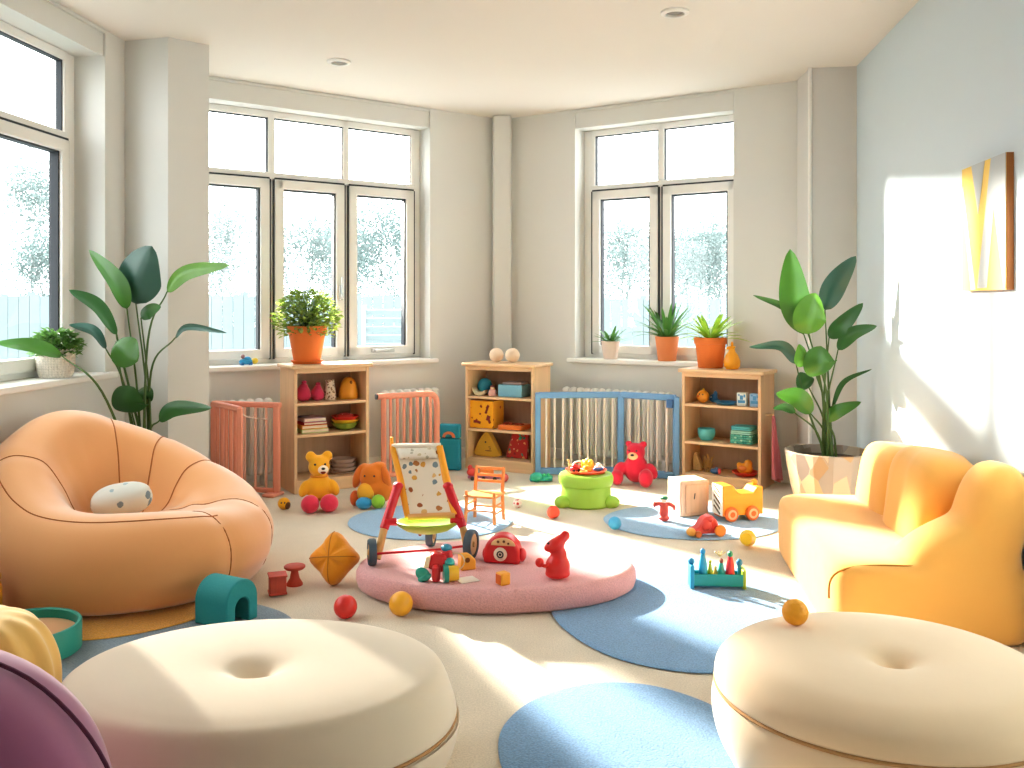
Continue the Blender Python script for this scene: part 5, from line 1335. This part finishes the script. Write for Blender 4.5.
tree('pale tree outside the left pane of the right back window', 622, 24.3, 3.5, 1.5, 1700, TC, 6)
tree('dense grey-green tree outside the right pane of the right back window', 693, 28.4, 3.6, 1.5, 2300, TC3, 7)
tree('pale shrub tree at the right edge of the right back window', 730, 20.3, 3.3, 1.4, 1500, TC, 8)
tree('tall slender pale tree outside the left window', 32, 24, 5.2, 1.2, 1700, TC, 9)
tree('small pale bush outside the left window near the frame', 52, 20.5, 2.9, 1.0, 1300, TC3, 10)

# ------------------------------------------------------------------ light, sky, camera
W = bpy.data.worlds.new('overcast bright sky'); SC.world = W; W.use_nodes = True
nt = W.node_tree; nt.nodes.clear()
o = nt.nodes.new('ShaderNodeOutputWorld'); bg = nt.nodes.new('ShaderNodeBackground'); tc = nt.nodes.new('ShaderNodeTexCoord'); sp = nt.nodes.new('ShaderNodeSeparateXYZ'); r = nt.nodes.new('ShaderNodeValToRGB')
r.color_ramp.elements[0].position = .0; r.color_ramp.elements[0].color = (.98, .99, 1, 1); r.color_ramp.elements[1].position = .8; r.color_ramp.elements[1].color = (.93, .97, 1, 1)
nt.links.new(tc.outputs['Generated'], sp.inputs[0]); nt.links.new(sp.outputs[2], r.inputs[0]); nt.links.new(r.outputs[0], bg.inputs[0]); nt.links.new(bg.outputs[0], o.inputs[0])
bg.inputs[1].default_value = WORLD
# low morning sun: strong lamps out in the garden, one beaming through the left back window, one through the left window
for loc, aim, en, cone in (((-3.42, 9.05, 3.2), (-.31, 5.94, 1.555), SUNW, 31), ((-8.7, 12.1, 4.8), (-2.38, 4.4, 1.8), SUNW2, 18)):
    L = bpy.data.lights.new('low_sun_lamp', 'SPOT'); L.energy = en; L.color = (1, .92, .82); L.spot_size = math.radians(cone); L.spot_blend = .08; L.shadow_soft_size = .07
    o = bpy.data.objects.new('low_sun_lamp', L); COL.objects.link(o); o.location = loc
    o.rotation_euler = (Vector(aim) - Vector(loc)).to_track_quat('-Z', 'Y').to_euler()
# sky portals in the window openings
for w, op, z0 in ((WL, opL, ZL0), (WB, opB, Z0), (WC, opC, Z0)):
    L = bpy.data.lights.new('sky_portal', 'AREA'); L.shape = 'RECTANGLE'; L.size = op[1] - op[0]; L.size_y = Z1 - z0; L.cycles.is_portal = True
    o = bpy.data.objects.new('sky_portal', L); COL.objects.link(o); q = w.W((op[0] + op[1]) / 2, TH + .02); o.location = (*q, (z0 + Z1) / 2)
    o.rotation_euler = Vector((-w.n.x, -w.n.y, 0)).to_track_quat('-Z', 'Z').to_euler()

cam = bpy.data.cameras.new('camera'); cam.sensor_width = 36; cam.sensor_fit = 'HORIZONTAL'; cam.lens = F / 1024 * 36
cam.shift_y = -(384 - CY) / 1024; cam.clip_start = .05; cam.clip_end = 200
co = bpy.data.objects.new('camera', cam); COL.objects.link(co); co.location = (0, 0, H); co.rotation_euler = (PI / 2, 0, 0); SC.camera = co
SC.view_settings.view_transform = VT; SC.view_settings.look = LOOK; SC.view_settings.exposure = EXPO; SC.view_settings.gamma = GAM
SC.cycles.max_bounces = 10; SC.cycles.diffuse_bounces = 6; SC.cycles.transparent_max_bounces = 16; SC.cycles.caustics_reflective = False; SC.cycles.sample_clamp_indirect = 6
